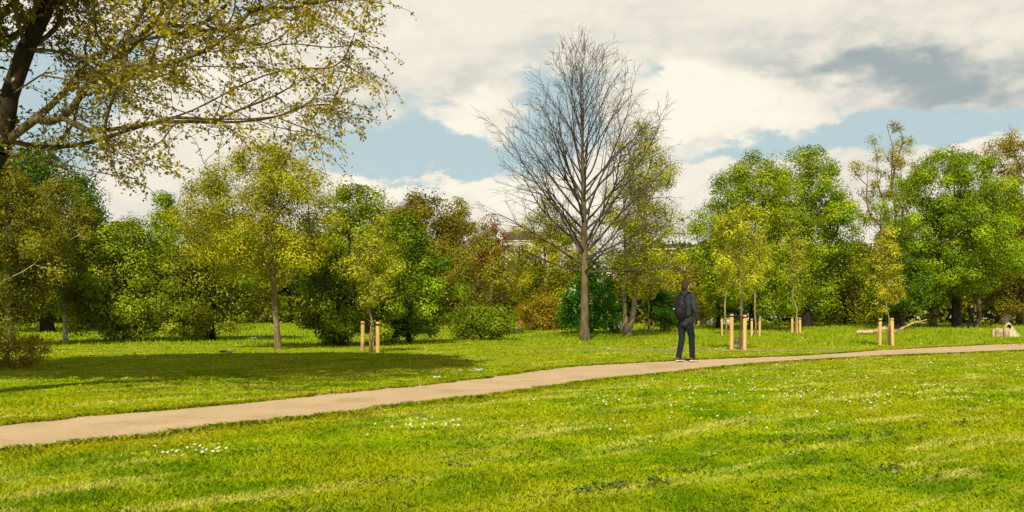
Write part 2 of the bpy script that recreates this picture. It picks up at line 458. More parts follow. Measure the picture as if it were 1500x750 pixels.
# ------------------------------------------------------------------ grass blades, flowers, weeds (uncountable)
def build_grass(n=420000):
    rs = np.random.RandomState(3)
    y0, y1 = 2.6, 36.0
    u = rs.uniform(size=n); Y = 1 / (1 / y0 - u * (1 / y0 - 1 / y1))
    Xp = rs.uniform(-1, 1, n) * (Y * .66 + 1.2)
    P = np.stack([Xp, Y], 1); keep = ~inside(pp_light, P)
    P = P[keep]; n = len(P); Y = P[:, 1]
    tuft = rs.normal(size=(n, 2)) * .02
    P = P + tuft
    Z = terrain(P[:, 0], P[:, 1])
    clump = .5 + .5 * np.sin(P[:, 0] * 3.1 + 2 * np.sin(P[:, 1] * 1.7)) * np.sin(P[:, 1] * 2.7 + 1.5 * np.sin(P[:, 0] * 2.3))
    h = rs.uniform(.009, .026, n) * (.65 + .7 * clump) * (1 + Y * .012)
    w = .0035 * np.clip(Y / 4.5, .8, 8) * rs.uniform(.7, 1.4, n)
    th = rs.uniform(0, 6.283, n); side = np.stack([np.cos(th), np.sin(th), np.zeros(n)], 1)
    leanv = rs.normal(size=(n, 2)) * .55 * h[:, None]
    B = np.concatenate([P, Z[:, None]], 1)
    M = B + np.concatenate([leanv * .35, (h * .6)[:, None]], 1); T = B + np.concatenate([leanv * 1.3, h[:, None]], 1)
    s = side * w[:, None]
    V = np.stack([B - s, B + s, M + s * .8, T, M - s * .8], 1).reshape(-1, 3)
    Q = np.arange(n * 5).reshape(n, 5)
    ed = np.concatenate([EUx[::5], ELx[::5]]); near = np.full(n, 9.)
    for e in ed: near = np.minimum(near, np.hypot(P[:, 0] - e[0], P[:, 1] - e[1]))
    near = np.exp(-(near / .45) ** 2)
    v = rs.uniform(.82, 1.2, n); hue = rs.uniform(0, 1, n) ** 3
    c = np.stack([v * (1 + .45 * hue) * (1 + .1 * near), v * (1 - .22 * near), v * (1 + .3 * hue)], 1)
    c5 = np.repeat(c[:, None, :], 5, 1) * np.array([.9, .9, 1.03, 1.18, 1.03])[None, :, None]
    # fringe that creeps over both edges of the path
    m = 70000; E = np.concatenate([EUx, ELx]); Nn = np.concatenate([-(ELx - EUx), ELx - EUx]); Nn = unit(Nn)
    i = rs.randint(0, len(EUx) - 1, m) + (rs.uniform(size=m) > .5) * len(EUx); f = rs.uniform(size=(m, 1))
    j = np.minimum(i + 1, len(E) - 1); j[i == len(EUx) - 1] = len(EUx) - 1
    wob = np.abs(rs.normal(size=(m, 1))) * .05 - .035 * (1 + np.sin(i[:, None] * .9) * np.sin(i[:, None] * .23))
    Pf = E[i] * (1 - f) + E[j] * f + Nn[i] * wob
    ok = (Pf[:, 1] > 2) & (Pf[:, 1] < 40); Pf = Pf[ok]; m = len(Pf)
    zf = terrain(Pf[:, 0], Pf[:, 1]); hf = rs.uniform(.018, .05, m); wf = .0045 * np.clip(Pf[:, 1] / 4.5, .8, 6)
    th = rs.uniform(0, 6.283, m); sd = np.stack([np.cos(th), np.sin(th), np.zeros(m)], 1) * wf[:, None]
    B = np.concatenate([Pf, zf[:, None]], 1); lv = rs.normal(size=(m, 2)) * .6 * hf[:, None]
    M = B + np.concatenate([lv * .35, (hf * .6)[:, None]], 1); T = B + np.concatenate([lv * 1.3, hf[:, None]], 1)
    V2 = np.stack([B - sd, B + sd, M + sd * .8, T, M - sd * .8], 1).reshape(-1, 3); Q = np.concatenate([Q, np.arange(m * 5).reshape(m, 5) + len(V)]); V = np.concatenate([V, V2])
    v = rs.uniform(.7, 1.1, m)[:, None, None] * np.array([[1.05, .95, 1.0]])[:, None]
    c5 = np.concatenate([c5, np.repeat(v, 5, 1)])
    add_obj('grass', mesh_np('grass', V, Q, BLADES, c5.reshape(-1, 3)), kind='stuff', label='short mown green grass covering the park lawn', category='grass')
build_grass()

DAISY_SPOTS = [  # px, py, spread px, spread py, count
    (1020, 575, 45, 9, 90), (1060, 563, 40, 5, 60), (1115, 575, 18, 4, 26), (1190, 577, 14, 2, 34), (1225, 583, 26, 2.5, 34), (1272, 592, 14, 2.5, 36),
    (1170, 548, 40, 4, 46), (1250, 549, 60, 3, 50), (1350, 572, 30, 3, 48), (1385, 571, 20, 4, 30), (1490, 543, 14, 4, 30), (1410, 528, 40, 5, 36), (1440, 580, 20, 4, 20),
    (620, 622, 12, 2, 16), (652, 623, 8, 2, 22), (590, 627, 12, 2, 12), (895, 587, 10, 1.5, 24), (870, 585, 20, 4, 14), (298, 663, 12, 2, 24), (252, 671, 4, 1, 6), (230, 666, 10, 2, 6),
    (720, 600, 80, 15, 14), (1300, 600, 160, 15, 30), (600, 519, 20, 3, 12), (900, 518, 60, 3, 26), (1120, 518, 80, 3, 30), (545, 644, 6, 1, 4), (330, 571, 20, 6, 8), (1000, 610, 200, 20, 16),
    (1180, 500, 60, 6, 26), (1060, 516, 30, 2, 20), (1400, 500, 60, 4, 16)]
def build_daisies():
    rs = np.random.RandomState(5); Vs, Qs, Cs = [], [], []; o = 0
    for px, py, sx, sy, k in DAISY_SPOTS:
        for _ in range(int(k * .75)):
            a, b = rs.normal(px, sx * 1.5), rs.normal(py, sy * 2.0)
            if b < 484: continue
            x, y, z = gp(a, b)
            if inside(pp_light, np.array([[x, y]]))[0]: continue
            r = rs.uniform(.007, .013) * (1 + max(0, y - 10) * .03); hz = z + rs.uniform(.025, .045)
            c0 = np.array([x, y, hz]); tilt = rs.normal(size=2) * .25
            N = unit(np.array([tilt[0] - .1, tilt[1] - .35, 1.0])[None])[0]
            t = unit(np.cross(N, [1, .2, 0])[None])[0]; s = np.cross(N, t)
            th = np.arange(8) * math.pi / 4
            ring = c0 + (np.cos(th)[:, None] * t + np.sin(th)[:, None] * s) * r
            cen = c0 + N * .002 + (np.cos(th)[:, None] * t + np.sin(th)[:, None] * s) * r * .32
            Vs += [ring, cen]; Qs.append(np.arange(8)[None] + o); Qs.append(np.arange(8)[None] + o + 8); o += 16
            Cs.append(np.tile([.75, .72, .6], (8, 1))); Cs.append(np.tile([.7, .5, .04], (8, 1)))
    add_obj('daisies', mesh_np('daisies', np.concatenate(Vs), np.concatenate(Qs), PETAL, np.concatenate(Cs)), kind='stuff', label='small white daisies scattered through the lawn', category='flowers')
build_daisies()
def build_weeds():
    rs = np.random.RandomState(8); P, L = [], []
    spots = [(1150, 648, 14, 4, 120), (1213, 644, 14, 3, 110), (1300, 636, 9, 3, 80), (1272, 643, 5, 2, 30), (1428, 598, 4, 1.5, 26), (1407, 623, 7, 1.5, 30), (1362, 623, 6, 1, 24), (1415, 605, 6, 1, 20), (1190, 619, 3, 1, 12),
             (1180, 681, 14, 2, 40), (1245, 679, 6, 1, 20), (1310, 690, 12, 4, 60), (1375, 700, 4, 2, 20), (860, 722, 12, 3, 60), (900, 715, 20, 3, 120), (960, 708, 14, 2, 60), (1010, 694, 24, 2, 50),
             (670, 684, 12, 1.5, 36), (908, 607, 3, 1, 12), (948, 595, 3, 1, 12), (600, 745, 4, 1, 10), (1165, 668, 8, 1, 20), (1055, 613, 5, 1, 10), (575, 707, 14, 2, 24), (1250, 654, 20, 2, 20), (1340, 627, 30, 3, 30)]
    for px, py, sx, sy, k in spots:
        for _ in range(int(k * .6)):
            x, y, z = gp(rs.normal(px, sx * 1.0), rs.normal(py, sy * .8)); P.append((x, y, z + rs.uniform(.012, .035))); L.append(.035 + .012 * rs.uniform())
    P = np.array(P); n = len(P)
    C = np.array([.07, .11, .012]) * rs.uniform(.6, 1.8, (n, 1)) * np.array([1, 1, 1]) + np.where(rs.uniform(size=(n, 1)) > .6, [[.03, .01, 0]], [[0, 0, 0]])
    V, Q, CC = leaves(P, rs.normal(size=(n, 3)) + [0, -.3, 1.2], np.array(L) * .75, C, rs, .6)
    add_obj('ground_weeds', mesh_np('ground_weeds', V, Q, WEED, CC), kind='stuff', label='dark low weeds and dead leaves in the mown grass', category='weeds')
build_weeds()
def build_rough():
    """taller tufts along the wood edge and around trunks"""
    rs = np.random.RandomState(9); n = 60000
    Y = rs.uniform(33, 95, n); Xp = rs.uniform(-1, 1, n) * (Y * .64 + 2)
    h = rs.uniform(.05, .14, n) * (1 + (Y - 33) * .012); w = h * .22
    Z = terrain(Xp, Y); B = np.stack([Xp, Y, Z], 1)
    th = rs.uniform(0, 3.14, n); s = np.stack([np.cos(th), np.sin(th), np.zeros(n)], 1) * w[:, None]
    T = B + np.stack([rs.normal(size=n) * h * .4, rs.normal(size=n) * h * .4, h], 1)
    V = np.stack([B - s, B + s, T], 1).reshape(-1, 3)
    v = np.repeat(rs.uniform(.75, 1.15, n)[:, None], 3, 0).ravel()[:, None] * np.array([[.95, 1.0, .9]])
    add_obj('rough_grass', mesh_np('rough_grass', V, np.arange(n * 3).reshape(n, 3), BLADES, v), kind='stuff', label='longer grass tufts towards the trees', category='grass')
build_rough()

def build_grit():
    rs = np.random.RandomState(14); n = 9000
    i = rs.randint(0, len(EUx) - 1, n); f = rs.uniform(-.03, 1.03, (n, 1)); P = EUx[i] * f + ELx[i] * (1 - f) + rs.normal(size=(n, 2)) * .03
    z = terrain(P[:, 0], P[:, 1]) + .016; s = rs.uniform(.002, .006, n)[:, None]
    c = np.stack([P[:, 0], P[:, 1], z], 1); V, off = [], np.array([[1, 0, 0], [0, 1, 0], [-1, 0, 0], [0, -1, 0], [0, 0, .8]])
    V = (c[:, None] + off[None] * s[:, None] * rs.uniform(.6, 1.3, (n, 5, 1))).reshape(-1, 3); b = np.arange(n)[:, None] * 5
    T = np.stack([b + [0, 1, 4], b + [1, 2, 4], b + [2, 3, 4], b + [3, 0, 4]], 1).reshape(-1, 3)
    col = np.repeat(np.where(rs.uniform(size=(n, 1)) > .55, [[.62, .52, .38]], [[.26, .19, .11]]) * rs.uniform(.6, 1.1, (n, 1)), 5, 0)
    add_obj('path_gravel', mesh_np('path_gravel', V, T, WEED, col), kind='stuff', label='loose grit and small stones on the gravel path', category='gravel')
build_grit()

# ------------------------------------------------------------------ far woodland mass
def woodland():
    rs = np.random.RandomState(21); P, N, C, S = [], [], [], []
    tops = [(-400, 300), (0, 320), (100, 330), (250, 345), (400, 330), (560, 325), (640, 340), (700, 375), (745, 385), (800, 395), (850, 380), (920, 368), (965, 362), (1010, 364), (1060, 360), (1150, 345), (1215, 362), (1260, 355), (1330, 345), (1450, 330), (1900, 320)]
    tx = [t[0] for t in tops]; ty = [t[1] for t in tops]
    pal = np.array([[.10, .11, .012], [.14, .13, .015], [.07, .11, .012], [.14, .13, .016], [.12, .15, .012], [.05, .085, .01]])
    for k in range(1500):
        Y = rs.uniform(84, 108); px = rs.uniform(-420, 1920); x = X(px, Y)
        top = Zof(np.interp(px, tx, ty) + rs.uniform(-8, 22), Y); z0 = tz(x, Y)
        c = z0 + (top - z0) * rs.uniform(0, .9) ** 1.1; r = rs.uniform(1.1, 2.2)
        n = 210; d = unit(rs.normal(size=(n, 3))); p = np.array([x, Y, c]) + d * r * rs.uniform(.3, 1, (n, 1)) ** .5
        p[:, 2] = np.maximum(p[:, 2], z0 + .1)
        P.append(p); N.append(d + [0, 0, .5] + rs.normal(size=(n, 3)) * .5)
        cc = pal[rs.randint(len(pal))] * rs.uniform(.6, 1.25); C.append(cc * rs.uniform(.7, 1.3, (n, 1)))
    P, N, C = map(np.concatenate, (P, N, C))
    V, Q, CC = leaves(P, N, .42, C, rs, .7)
    add_obj('distant_woodland', mesh_np('distant_woodland', V, Q, LEAF, CC), kind='stuff', label='mixed olive woodland closing the park behind the trees', category='woodland')
woodland()

# ------------------------------------------------------------------ trees one can tell apart
G_MAPLE, G_OLIVE, G_DARK, G_MID = (.15, .235, .010), (.19, .19, .018), (.035, .085, .006), (.09, .15, .010)
G_BROWN, G_YEL, G_DEEP = (.15, .10, .022), (.26, .27, .018), (.02, .09, .008)

def build_trees():
    # left side
    tree('lime_tree', 'tall dark green tree rising behind the brownish birches at far left', 'tree', 70, 55, (-60, 165, 222, 470), .22, 3.6, (.045, .10, .008), trunk_r=.35, nclump=110, dark=.7, bark=BARK_D)
    tree('birch_tree', 'bronze leaved drooping birch at the left edge with white trunk foot', 'tree', 16, 33, (-90, 95, 240, 480), .11, 3.2, (.10, .10, .012), col2=(.16, .15, .018), trunk_r=.10, nclump=120, bark=BARK_W, a=.7, seed=5)
    tree('birch_tree', 'slim bronze leaved birch right of the edge birch', 'tree', 96, 38, (30, 150, 262, 470), .11, 2.2, (.11, .115, .012), col2=(.17, .165, .018), trunk_r=.09, nclump=90, bark=BARK_W, a=.75, seed=6)
    tree('hawthorn_tree', 'broad hawthorn with black shade under its low skirt, left of the leaning white blossom tree', 'tree', 186, 40, (98, 262, 322, 495), .14, 4.2, (.12, .17, .009), col2=(.25, .29, .015), trunk_r=.16, nclump=110, dark=1.2, bark=BARK_D, a=.62, clump=.2, seed=3)
    tree('poplar_tree', 'bright green treetop showing above the hawthorn', 'tree', 243, 70, (212, 275, 283, 470), .22, 3.2, (.11, .19, .01), trunk_r=.2, nclump=50, a=.8)
    tree('hawthorn_tree', 'spreading blossom flecked hawthorn between the black shaded one and the thin trunked tree', 'tree', 312, 41, (222, 392, 305, 496), .14, 3.4, (.13, .17, .012), col2=(.24, .24, .03), trunk_r=.11, nclump=110, dark=.9, bark=BARK_D, a=.62, clump=.17, seed=8, flowers=(60, .07, (.6, .58, .36)))
    tree('bush', 'low light green bush at the foot of the blossom flecked hawthorn', 'bush', 282, 40, (262, 305, 466, 499), .10, 4, (.16, .19, .014), trunk_r=.03, nclump=26, clump=.3)
    tree('field_maple', 'olive crowned tree on a slender straight trunk standing forward on the left lawn', 'tree', 407, 28.7, (276, 500, 212, 415), .085, 2.5, (.20, .20, .014), col2=(.30, .30, .02), trunk_r=.095, nclump=150, bark=BARK_G, a=.8, seed=12, trunk_top=.92, clump=.15, tip=.008, shell=.6)
    tree('cherry_tree', 'dense mid green tree just right of the slender trunked olive tree', 'tree', 500, 33, (440, 600, 268, 500), .12, 3.2, (.12, .17, .009), col2=(.24, .28, .014), trunk_r=.14, nclump=110, dark=1.1, bark=BARK_D, a=.66, seed=14)
    tree('viburnum_bush', 'large dark green bush behind the three stake tree', 'bush', 600, 36, (515, 662, 318, 500), .13, 3.8, (.08, .15, .007), col2=(.22, .29, .012), trunk_r=.09, nclump=110, dark=1.2, bark=BARK_D, a=.6, seed=15)
    tree('bush', 'dark rounded bush under the dense mid green tree', 'bush', 490, 34, (452, 532, 430, 506), .11, 4, (.045, .10, .006), trunk_r=.05, nclump=45, dark=1.1, a=.6, clump=.25, bark=BARK_D)
    tree('copper_beech', 'wide reddish brown crown rising behind the green trees left of centre', 'tree', 625, 78, (545, 705, 288, 470), .25, 3.6, (.11, .085, .016), col2=(.15, .135, .018), trunk_r=.35, nclump=130, b=.42, bark=BARK_D)
    tree('alder_tree', 'pale green treetop at the right shoulder of the reddish brown crown', 'tree', 668, 84, (640, 700, 286, 440), .25, 1.6, (.2, .21, .03), trunk_r=.2, nclump=50)
    tree('hornbeam', 'thin brownish tree with sparse young leaves left of the bare tree', 'tree', 690, 50, (640, 765, 330, 455), .13, 1.5, (.15, .14, .02), col2=(.21, .2, .03), trunk_r=.10, nclump=100, a=.8, airy=True, tip=.014, multi=2, bark=BARK)
    tree('laurel_bush', 'low spreading light green bush below the sparse brownish tree', 'bush', 705, 42, (640, 765, 446, 495), .13, 4, (.10, .16, .010), col2=(.2, .22, .016), trunk_r=.05, nclump=60, a=.7, clump=.28)
    tree('plum_tree', 'small purplish treetop left of the bare tree', 'tree', 718, 76, (690, 748, 312, 420), .22, 1.7, (.19, .075, .05), trunk_r=.15, nclump=46)
    tree('willow_tree', 'yellow green drooping tree behind the left boughs of the bare tree', 'tree', 800, 62, (738, 862, 300, 470), .16, 2.1, (.19, .20, .015), trunk_r=.16, nclump=110, bark=BARK, a=.8, dark=.8)
    tree('bronze_shrub', 'rust tinged shrub at the wood edge left of the bare trunk', 'bush', 792, 58, (755, 832, 432, 482), .14, 3.4, (.18, .145, .014), trunk_r=.05, nclump=50, a=.7, clump=.28)
    tree('chestnut_tree', 'low deep green horse chestnut with white flower candles behind the bare trunk', 'tree', 868, 52, (816, 914, 400, 486), .17, 3.8, (.02, .115, .010), col2=(.07, .17, .012), trunk_r=.10, nclump=80, a=.6, b=.4, clump=.22, flowers=(64, .16, (.75, .72, .55)), seed=4)
    tree('elm_tree', 'airy yellow green tree standing right behind the bare tree', 'tree', 923, 47, (878, 1004, 190, 440), .125, 1.9, (.25, .27, .018), col2=(.34, .33, .025), trunk_r=.19, nclump=140, a=.9, airy=True, multi=2, bark=BARK_G, trunk_top=.93, tip=.012, shell=.6, seed=31)
    tree('holly_bush', 'dark green bush just left of the walking man', 'bush', 968, 56, (942, 1002, 428, 482), .14, 4.2, (.018, .085, .006), col2=(.06, .14, .01), trunk_r=.05, nclump=50, a=.6, b=.4, clump=.26)
    tree('hornbeam', 'rust brown sparse tree filling the gap behind the walking man', 'tree', 1022, 74, (955, 1078, 385, 474), .22, 2.4, (.17, .18, .015), trunk_r=.12, nclump=70, a=.8)
    # right side group
    tree('maple_tree', 'big leafy tree with pale tips, leftmost of the right hand group', 'tree', 1103, 58, (1014, 1196, 232, 462), .17, 3.2, (.15, .21, .008), col2=(.25, .29, .012), trunk_r=.24, nclump=150, bark=BARK_D, a=.72, seed=41, clump=.14, fork=(2.0, 4, .35))
    tree('maple_tree', 'tall leafy tree with a gap in its top right of the pale tipped tree', 'tree', 1181, 66, (1120, 1254, 212, 460), .19, 2.5, (.13, .21, .009), col2=(.24, .28, .012), trunk_r=.36, nclump=130, bark=BARK_D, a=.95, seed=42, clump=.14)
    tree('sycamore_tree', 'small dark trunked tree at the left end of the right hand group', 'tree', 1051, 62, (1030, 1096, 330, 462), .17, 2.6, (.13, .19, .01), trunk_r=.13, nclump=60, bark=BARK_D, a=.8)
    tree('sallow_tree', 'rusty olive tree between the tall leafy tree and the round crowned one', 'tree', 1238, 70, (1170, 1308, 352, 474), .20, 2.9, (.15, .16, .012), col2=(.2, .23, .014), trunk_r=.16, nclump=110, bark=BARK_D, a=.75)
    tree('ash_tree', 'tall airy tree with thin greyish foliage between the two leafy masses', 'tree', 1306, 72, (1252, 1362, 184, 385), .17, .8, (.24, .22, .06), col2=(.3, .27, .08), trunk_r=.24, nclump=110, a=.95, airy=True, bark=BARK, tip=.02, trunk_top=.97, shell=.6, clump=.13, seed=3)
    tree('yew_tree', 'dark trunked tree directly behind the right hand staked sapling', 'tree', 1318, 60, (1272, 1368, 372, 462), .16, 3.0, (.06, .12, .008), trunk_r=.3, nclump=70, bark=BARK_D, a=.7)
    tree('round_maple', 'broad round bright green tree with forked black trunk at right', 'tree', 1402, 64, (1292, 1492, 224, 442), .18, 3.7, (.135, .21, .006), col2=(.21, .28, .010), trunk_r=.30, nclump=190, bark=BARK_D, a=.78, b=.5, seed=51, clump=.12, fork=(1.9, 5, .42), dark=.8)
    tree('oak_tree', 'brownish thin leaved tree rising at the right edge behind the round one', 'tree', 1470, 84, (1395, 1600, 192, 440), .22, 1.5, (.24, .19, .04), col2=(.3, .25, .06), trunk_r=.35, nclump=170, airy=True, bark=BARK, tip=.025, shell=.6, clump=.11, seed=61)
    tree('oak_tree', 'olive tree filling the right edge below the thin brownish one', 'tree', 1492, 72, (1425, 1600, 300, 468), .2, 3.2, (.13, .12, .014), trunk_r=.2, nclump=110, bark=BARK_D, a=.75)
    tree('slender_tree', 'thin straight trunk beside the walker under the round tree', 'tree', 1433, 69, (1408, 1462, 380, 440), .16, 2.4, (.12, .16, .012), trunk_r=.17, nclump=36, bark=BARK)
    tree('slender_tree', 'thick grey trunk left of the forked black trunk', 'tree', 1367, 66, (1345, 1392, 385, 458), .16, 2.4, (.10, .16, .01), trunk_r=.24, nclump=36, bark=BARK)
    # near left edge shrub
    tree('rose_bush', 'loose reddish shrub with yellow flecks at the left edge near the shaded lawn', 'bush', 14, 17, (-60, 82, 486, 566), .045, 1.5, (.16, .13, .02), col2=(.28, .2, .03), trunk_r=.02, nclump=90, clump=.25, tip=.005, a=.7, b=.5, bark=BARK, flowers=(70, .035, (.75, .62, .12)), seed=2)
build_trees()

# ------------------------------------------------------------------ the bare tree
def bare_tree():
    rs = np.random.RandomState(77)
    px, Y = 856, 40.0
    bx = X(px, Y); gz = tz(bx, Y); H = Zof(84, Y) - gz
    root = thing('bare_tree', 'tall leafless tree with straight trunk and fanning twigs in the middle of the lawn', 'tree', (bx, Y, gz))
    P0, P1, A, B = [], [], [], []
    def seg(p, q, a, b): P0.append(p); P1.append(q); A.append(a); B.append(b)
    def grow(p, d, L, r, lvl, up):
        n = max(3, int(L / .32)); st = L / n; pts = [p]
        for i in range(n):
            u = (i + 1) / n
            d = unit((d + np.array([0, 0, up * st]) + rs.normal(size=3) * (.045 if lvl == 0 else .06))[None])[0]
            q = p + d * st; ra = r * (1 - (u - 1 / n) * .78); rb = r * (1 - u * .78)
            seg(p, q, max(ra, .0055), max(rb, .0048)); p = q; pts.append((p.copy(), d.copy(), rb, u))
        if lvl >= 3: return
        k = {0: 9, 1: 5, 2: 3}[lvl]
        k = max(2, int(k * min(1.3, L / {0: 4.0, 1: 1.7, 2: .8}[lvl])))
        for j in range(k):
            u = .26 + .72 * (j + rs.uniform(0, 1)) / k
            ii = min(int(u * n), n - 1) + 1
            q, dd, rb, uu = pts[ii]
            ang = rs.uniform(.35, .68); az = rs.uniform(0, 6.28)
            s = unit(np.cross(dd, rs.normal(size=3))[None])[0]
            nd = unit((dd * math.cos(ang) + s * math.sin(ang))[None])[0]
            LL = L * rs.uniform(.3, .5) * (1.15 - .55 * uu)
            grow(q, nd, max(LL, .3), max(rb * .62, .0062), lvl + 1, up * .8)
    # trunk
    n = 40; p = np.zeros(3); tr = []
    for i in range(n):
        u = (i + 1) / n
        q = np.array([.05 * math.sin(u * 5) + u * -.12, .04 * math.sin(u * 7), H * .97 * u])
        r = lambda v: .012 + .19 * (1 - v) ** 1.05 + (.07 * max(0, 1 - v * 16))
        seg(p, q, r(u - 1 / n), r(u)); p = q; tr.append((q, r(u), u))
    # boughs: low ones wide and level, high ones steep
    nb = 62
    for k in range(nb):
        u = .225 + .74 * (k / nb) ** 1.0; q = np.array([0, 0, 0.0]); i = min(int(u * n), n - 1); q = tr[i][0]
        th = k * 2.399 + rs.uniform(-.3, .3)
        v = (u - .22) / .78
        el = R(np.interp(v, [0, .04, .1, .2, .5, 1], [2, 14, 27, 42, 53, 70])) + rs.uniform(-.1, .1)
        d = np.array([math.cos(th) * math.cos(el), math.sin(th) * math.cos(el), math.sin(el)])
        L = np.interp(v, [0, .2, .35, .5, .8, 1], [4.4, 5.3, 4.9, 4.1, 2.5, .9]) * rs.uniform(.82, 1.1)
        grow(q, d, L, min(tr[i][1] * .5, .012 + .0115 * L), 0 if L > 1.6 else 1, .05 + .05 * v)
    for k, (th, el, L) in enumerate([(.1, .72, 4.5), (math.pi - .2, .98, 4.6), (.5, 1.05, 3.6)]):   # heavy forks low on the trunk
        q = tr[int(.27 * n) + k][0]
        grow(q, np.array([math.cos(th) * math.cos(el), math.sin(th) * math.cos(el) * .6, math.sin(el)]), L, .055, 0, .05)
    P0, P1, A, B = map(np.array, (P0, P1, A, B))
    trunk = np.arange(len(P0)) < n
    add_obj('trunk', mesh_np('bare_trunk', *frustums(P0[trunk], P1[trunk], A[trunk], B[trunk], 14), BARK, smooth=True), root)
    V, Q = frustums(P0[~trunk], P1[~trunk], A[~trunk], B[~trunk], 5)
    add_obj('branches', mesh_np('bare_branches', V, Q, BARK_T, smooth=True), root)
    print('bare segs', len(P0))
bare_tree()

# ------------------------------------------------------------------ overhanging tree, upper left
def near_tree():
    rs = np.random.RandomState(101)
    def W(px, py, Y): return np.array([X(px, Y), Y, Zof(py, Y)])
    bx, by = -6.9, 10.4
    root = thing('overhanging_tree', 'near tree at upper left reaching golden leafed boughs over the lawn', 'tree', (bx, by, 0))
    O = np.array([bx, by, 0])
    nodes = [np.array([bx, by, 0.]), np.array([bx + .05, by, 1.2]), np.array([bx + .25, by, 2.2]), W(-4, 215, 10.2), W(14, 140, 10.2), W(38, 72, 10.2), W(70, 10, 10.3), W(95, -70, 10.4), W(110, -180, 10.6), W(105, -320, 10.8), W(90, -500, 11), W(80, -700, 11.2)]
    par = [0, 0, 1, 2, 3, 4, 5, 6, 7, 8, 9, 10]
    lim = {}
    def limb(frm, pts):
        prev = frm
        for q in pts: nodes.append(W(q[0], q[1], q[2] + max(0, q[0] - 250) / 310 * 2.3)); par.append(prev); prev = len(nodes) - 1
        return prev
    a = limb(5, [(75, 74, 10), (120, 84, 9.8), (165, 97, 9.6), (205, 108, 9.5), (238, 112, 9.4), (290, 135, 9.3), (340, 160, 9.2), (395, 188, 9.1)])
    i0 = len(nodes) - 8
    b = limb(i0 + 1, [(160, 76, 9.7), (200, 60, 9.5), (235, 42, 9.3), (262, 20, 9.2), (282, -8, 9.1), (300, -60, 9)])
    j0 = len(nodes) - 6
    c = limb(j0 + 1, [(250, 70, 9.3), (300, 76, 9.1), (360, 72, 8.9), (430, 64, 8.7), (485, 70, 8.6)])
    d = limb(j0 + 2, [(262, 75, 9.0), (288, 45, 8.8), (310, 18, 8.6), (345, -20, 8.5), (400, -50, 8.4), (460, -60, 8.3)])
    e = limb(5, [(30, 78, 10.6), (-20, 72, 10.8), (-90, 60, 11)])
    f = limb(3, [(30, 228, 10), (70, 234, 9.8), (130, 250, 9.6), (200, 262, 9.4)])
    fend = len(nodes)
    g = limb(4, [(60, 110, 9.8), (110, 118, 9.3), (160, 130, 9.0), (230, 150, 8.7), (300, 175, 8.5)])
    h = limb(7, [(180, -90, 9.8), (280, -110, 9.2), (380, -100, 8.7), (480, -70, 8.4)])
    for q in ((8, [(40, -260, 9.5), (-60, -330, 9)]), (8, [(200, -300, 11.5), (300, -360, 12.5)]), (9, [(20, -420, 12), (-80, -460, 13)]), (7, [(0, -120, 12), (-90, -150, 13.5)]), (9, [(220, -420, 10), (330, -430, 9.4)])): limb(*q)
    # sprays that hang from the boughs; region given by the outline of the crown
    poly = np.array([(-160, 200), (60, 232), (130, 246), (200, 262), (272, 262), (268, 240), (240, 205), (260, 190), (300, 200), (340, 222), (372, 200), (420, 205), (470, 212), (505, 228), (508, 190), (520, 150), (538, 100), (550, 50), (560, 0), (560, -80), (480, -160), (-160, -160)], float)
    T = []
    while len(T) < 300:
        q = np.array([[rs.uniform(-150, 560), rs.uniform(-150, 265)]])
        if not inside(poly, q)[0]: continue
        if 150 < q[0, 0] < 500 and 120 < q[0, 1] and rs.uniform() > .72: continue
        if -30 < q[0, 0] < 62 and 62 < q[0, 1] < 215 and rs.uniform() > .12: continue
        if 240 < q[0, 0] < 440 and 50 < q[0, 1] < 150 and rs.uniform() > .62: continue
        T.append(W(q[0, 0], q[0, 1], rs.uniform(8.5, 12.0) + max(0, q[0, 0] - 250) / 310 * 1.5))
    nvis = len(T)
    while len(T) < nvis + 600:     # the tall part of the crown above the picture
        v = unit(rs.normal(size=(1, 3)))[0] * rs.uniform() ** .4
        q = np.array([-7.8, 11.0, 7.9]) + v * np.array([5.4, 4.0, 3.3])
        if q[2] < 4.9: continue
        qx, qy = 750 + 1300 * q[0] / q[1], HOR - 1300 * (q[2] - EYE) / q[1]
        if qx > -70 and qy > -70: continue
        T.append(q)
    N_, Pn, tips = branch_net(nodes, par, T, rs, k=.38, sag=-.02, wig=.06, costly=(fend - 5, fend, 1.6))
    rad = net_radii(N_, Pn, .0065, .26)
    rad[12:] = np.minimum(rad[12:], .011 + .050 * np.clip(rad[12:] / .12, 0, 1) ** .8)
    i = np.arange(1, len(N_)); p = Pn[i]
    r0 = rad[p].copy(); r1 = rad[i].copy(); isw = i < 12
    r0 = np.where((r0 > r1 * 1.5) & ~isw, r1 * 1.25, r0); r0[0] *= 1.3
    L = (N_ - O)
    tm = i < 12
    add_obj('trunk', mesh_np('near_trunk', *frustums(L[p][tm], L[i][tm], r0[tm], r1[tm], 18), BARK_D, smooth=True), root)
    big = (~tm) & (r1 > .012); sm = (~tm) & ~big
    parts = [frustums(L[p][big], L[i][big], r0[big], r1[big], 9), frustums(L[p][sm], L[i][sm], r0[sm], r1[sm], 5)]
    # hanging twigs with leaves along them
    TW0, TW1, LP, LC = [], [], [], []
    T = np.array(T) - O
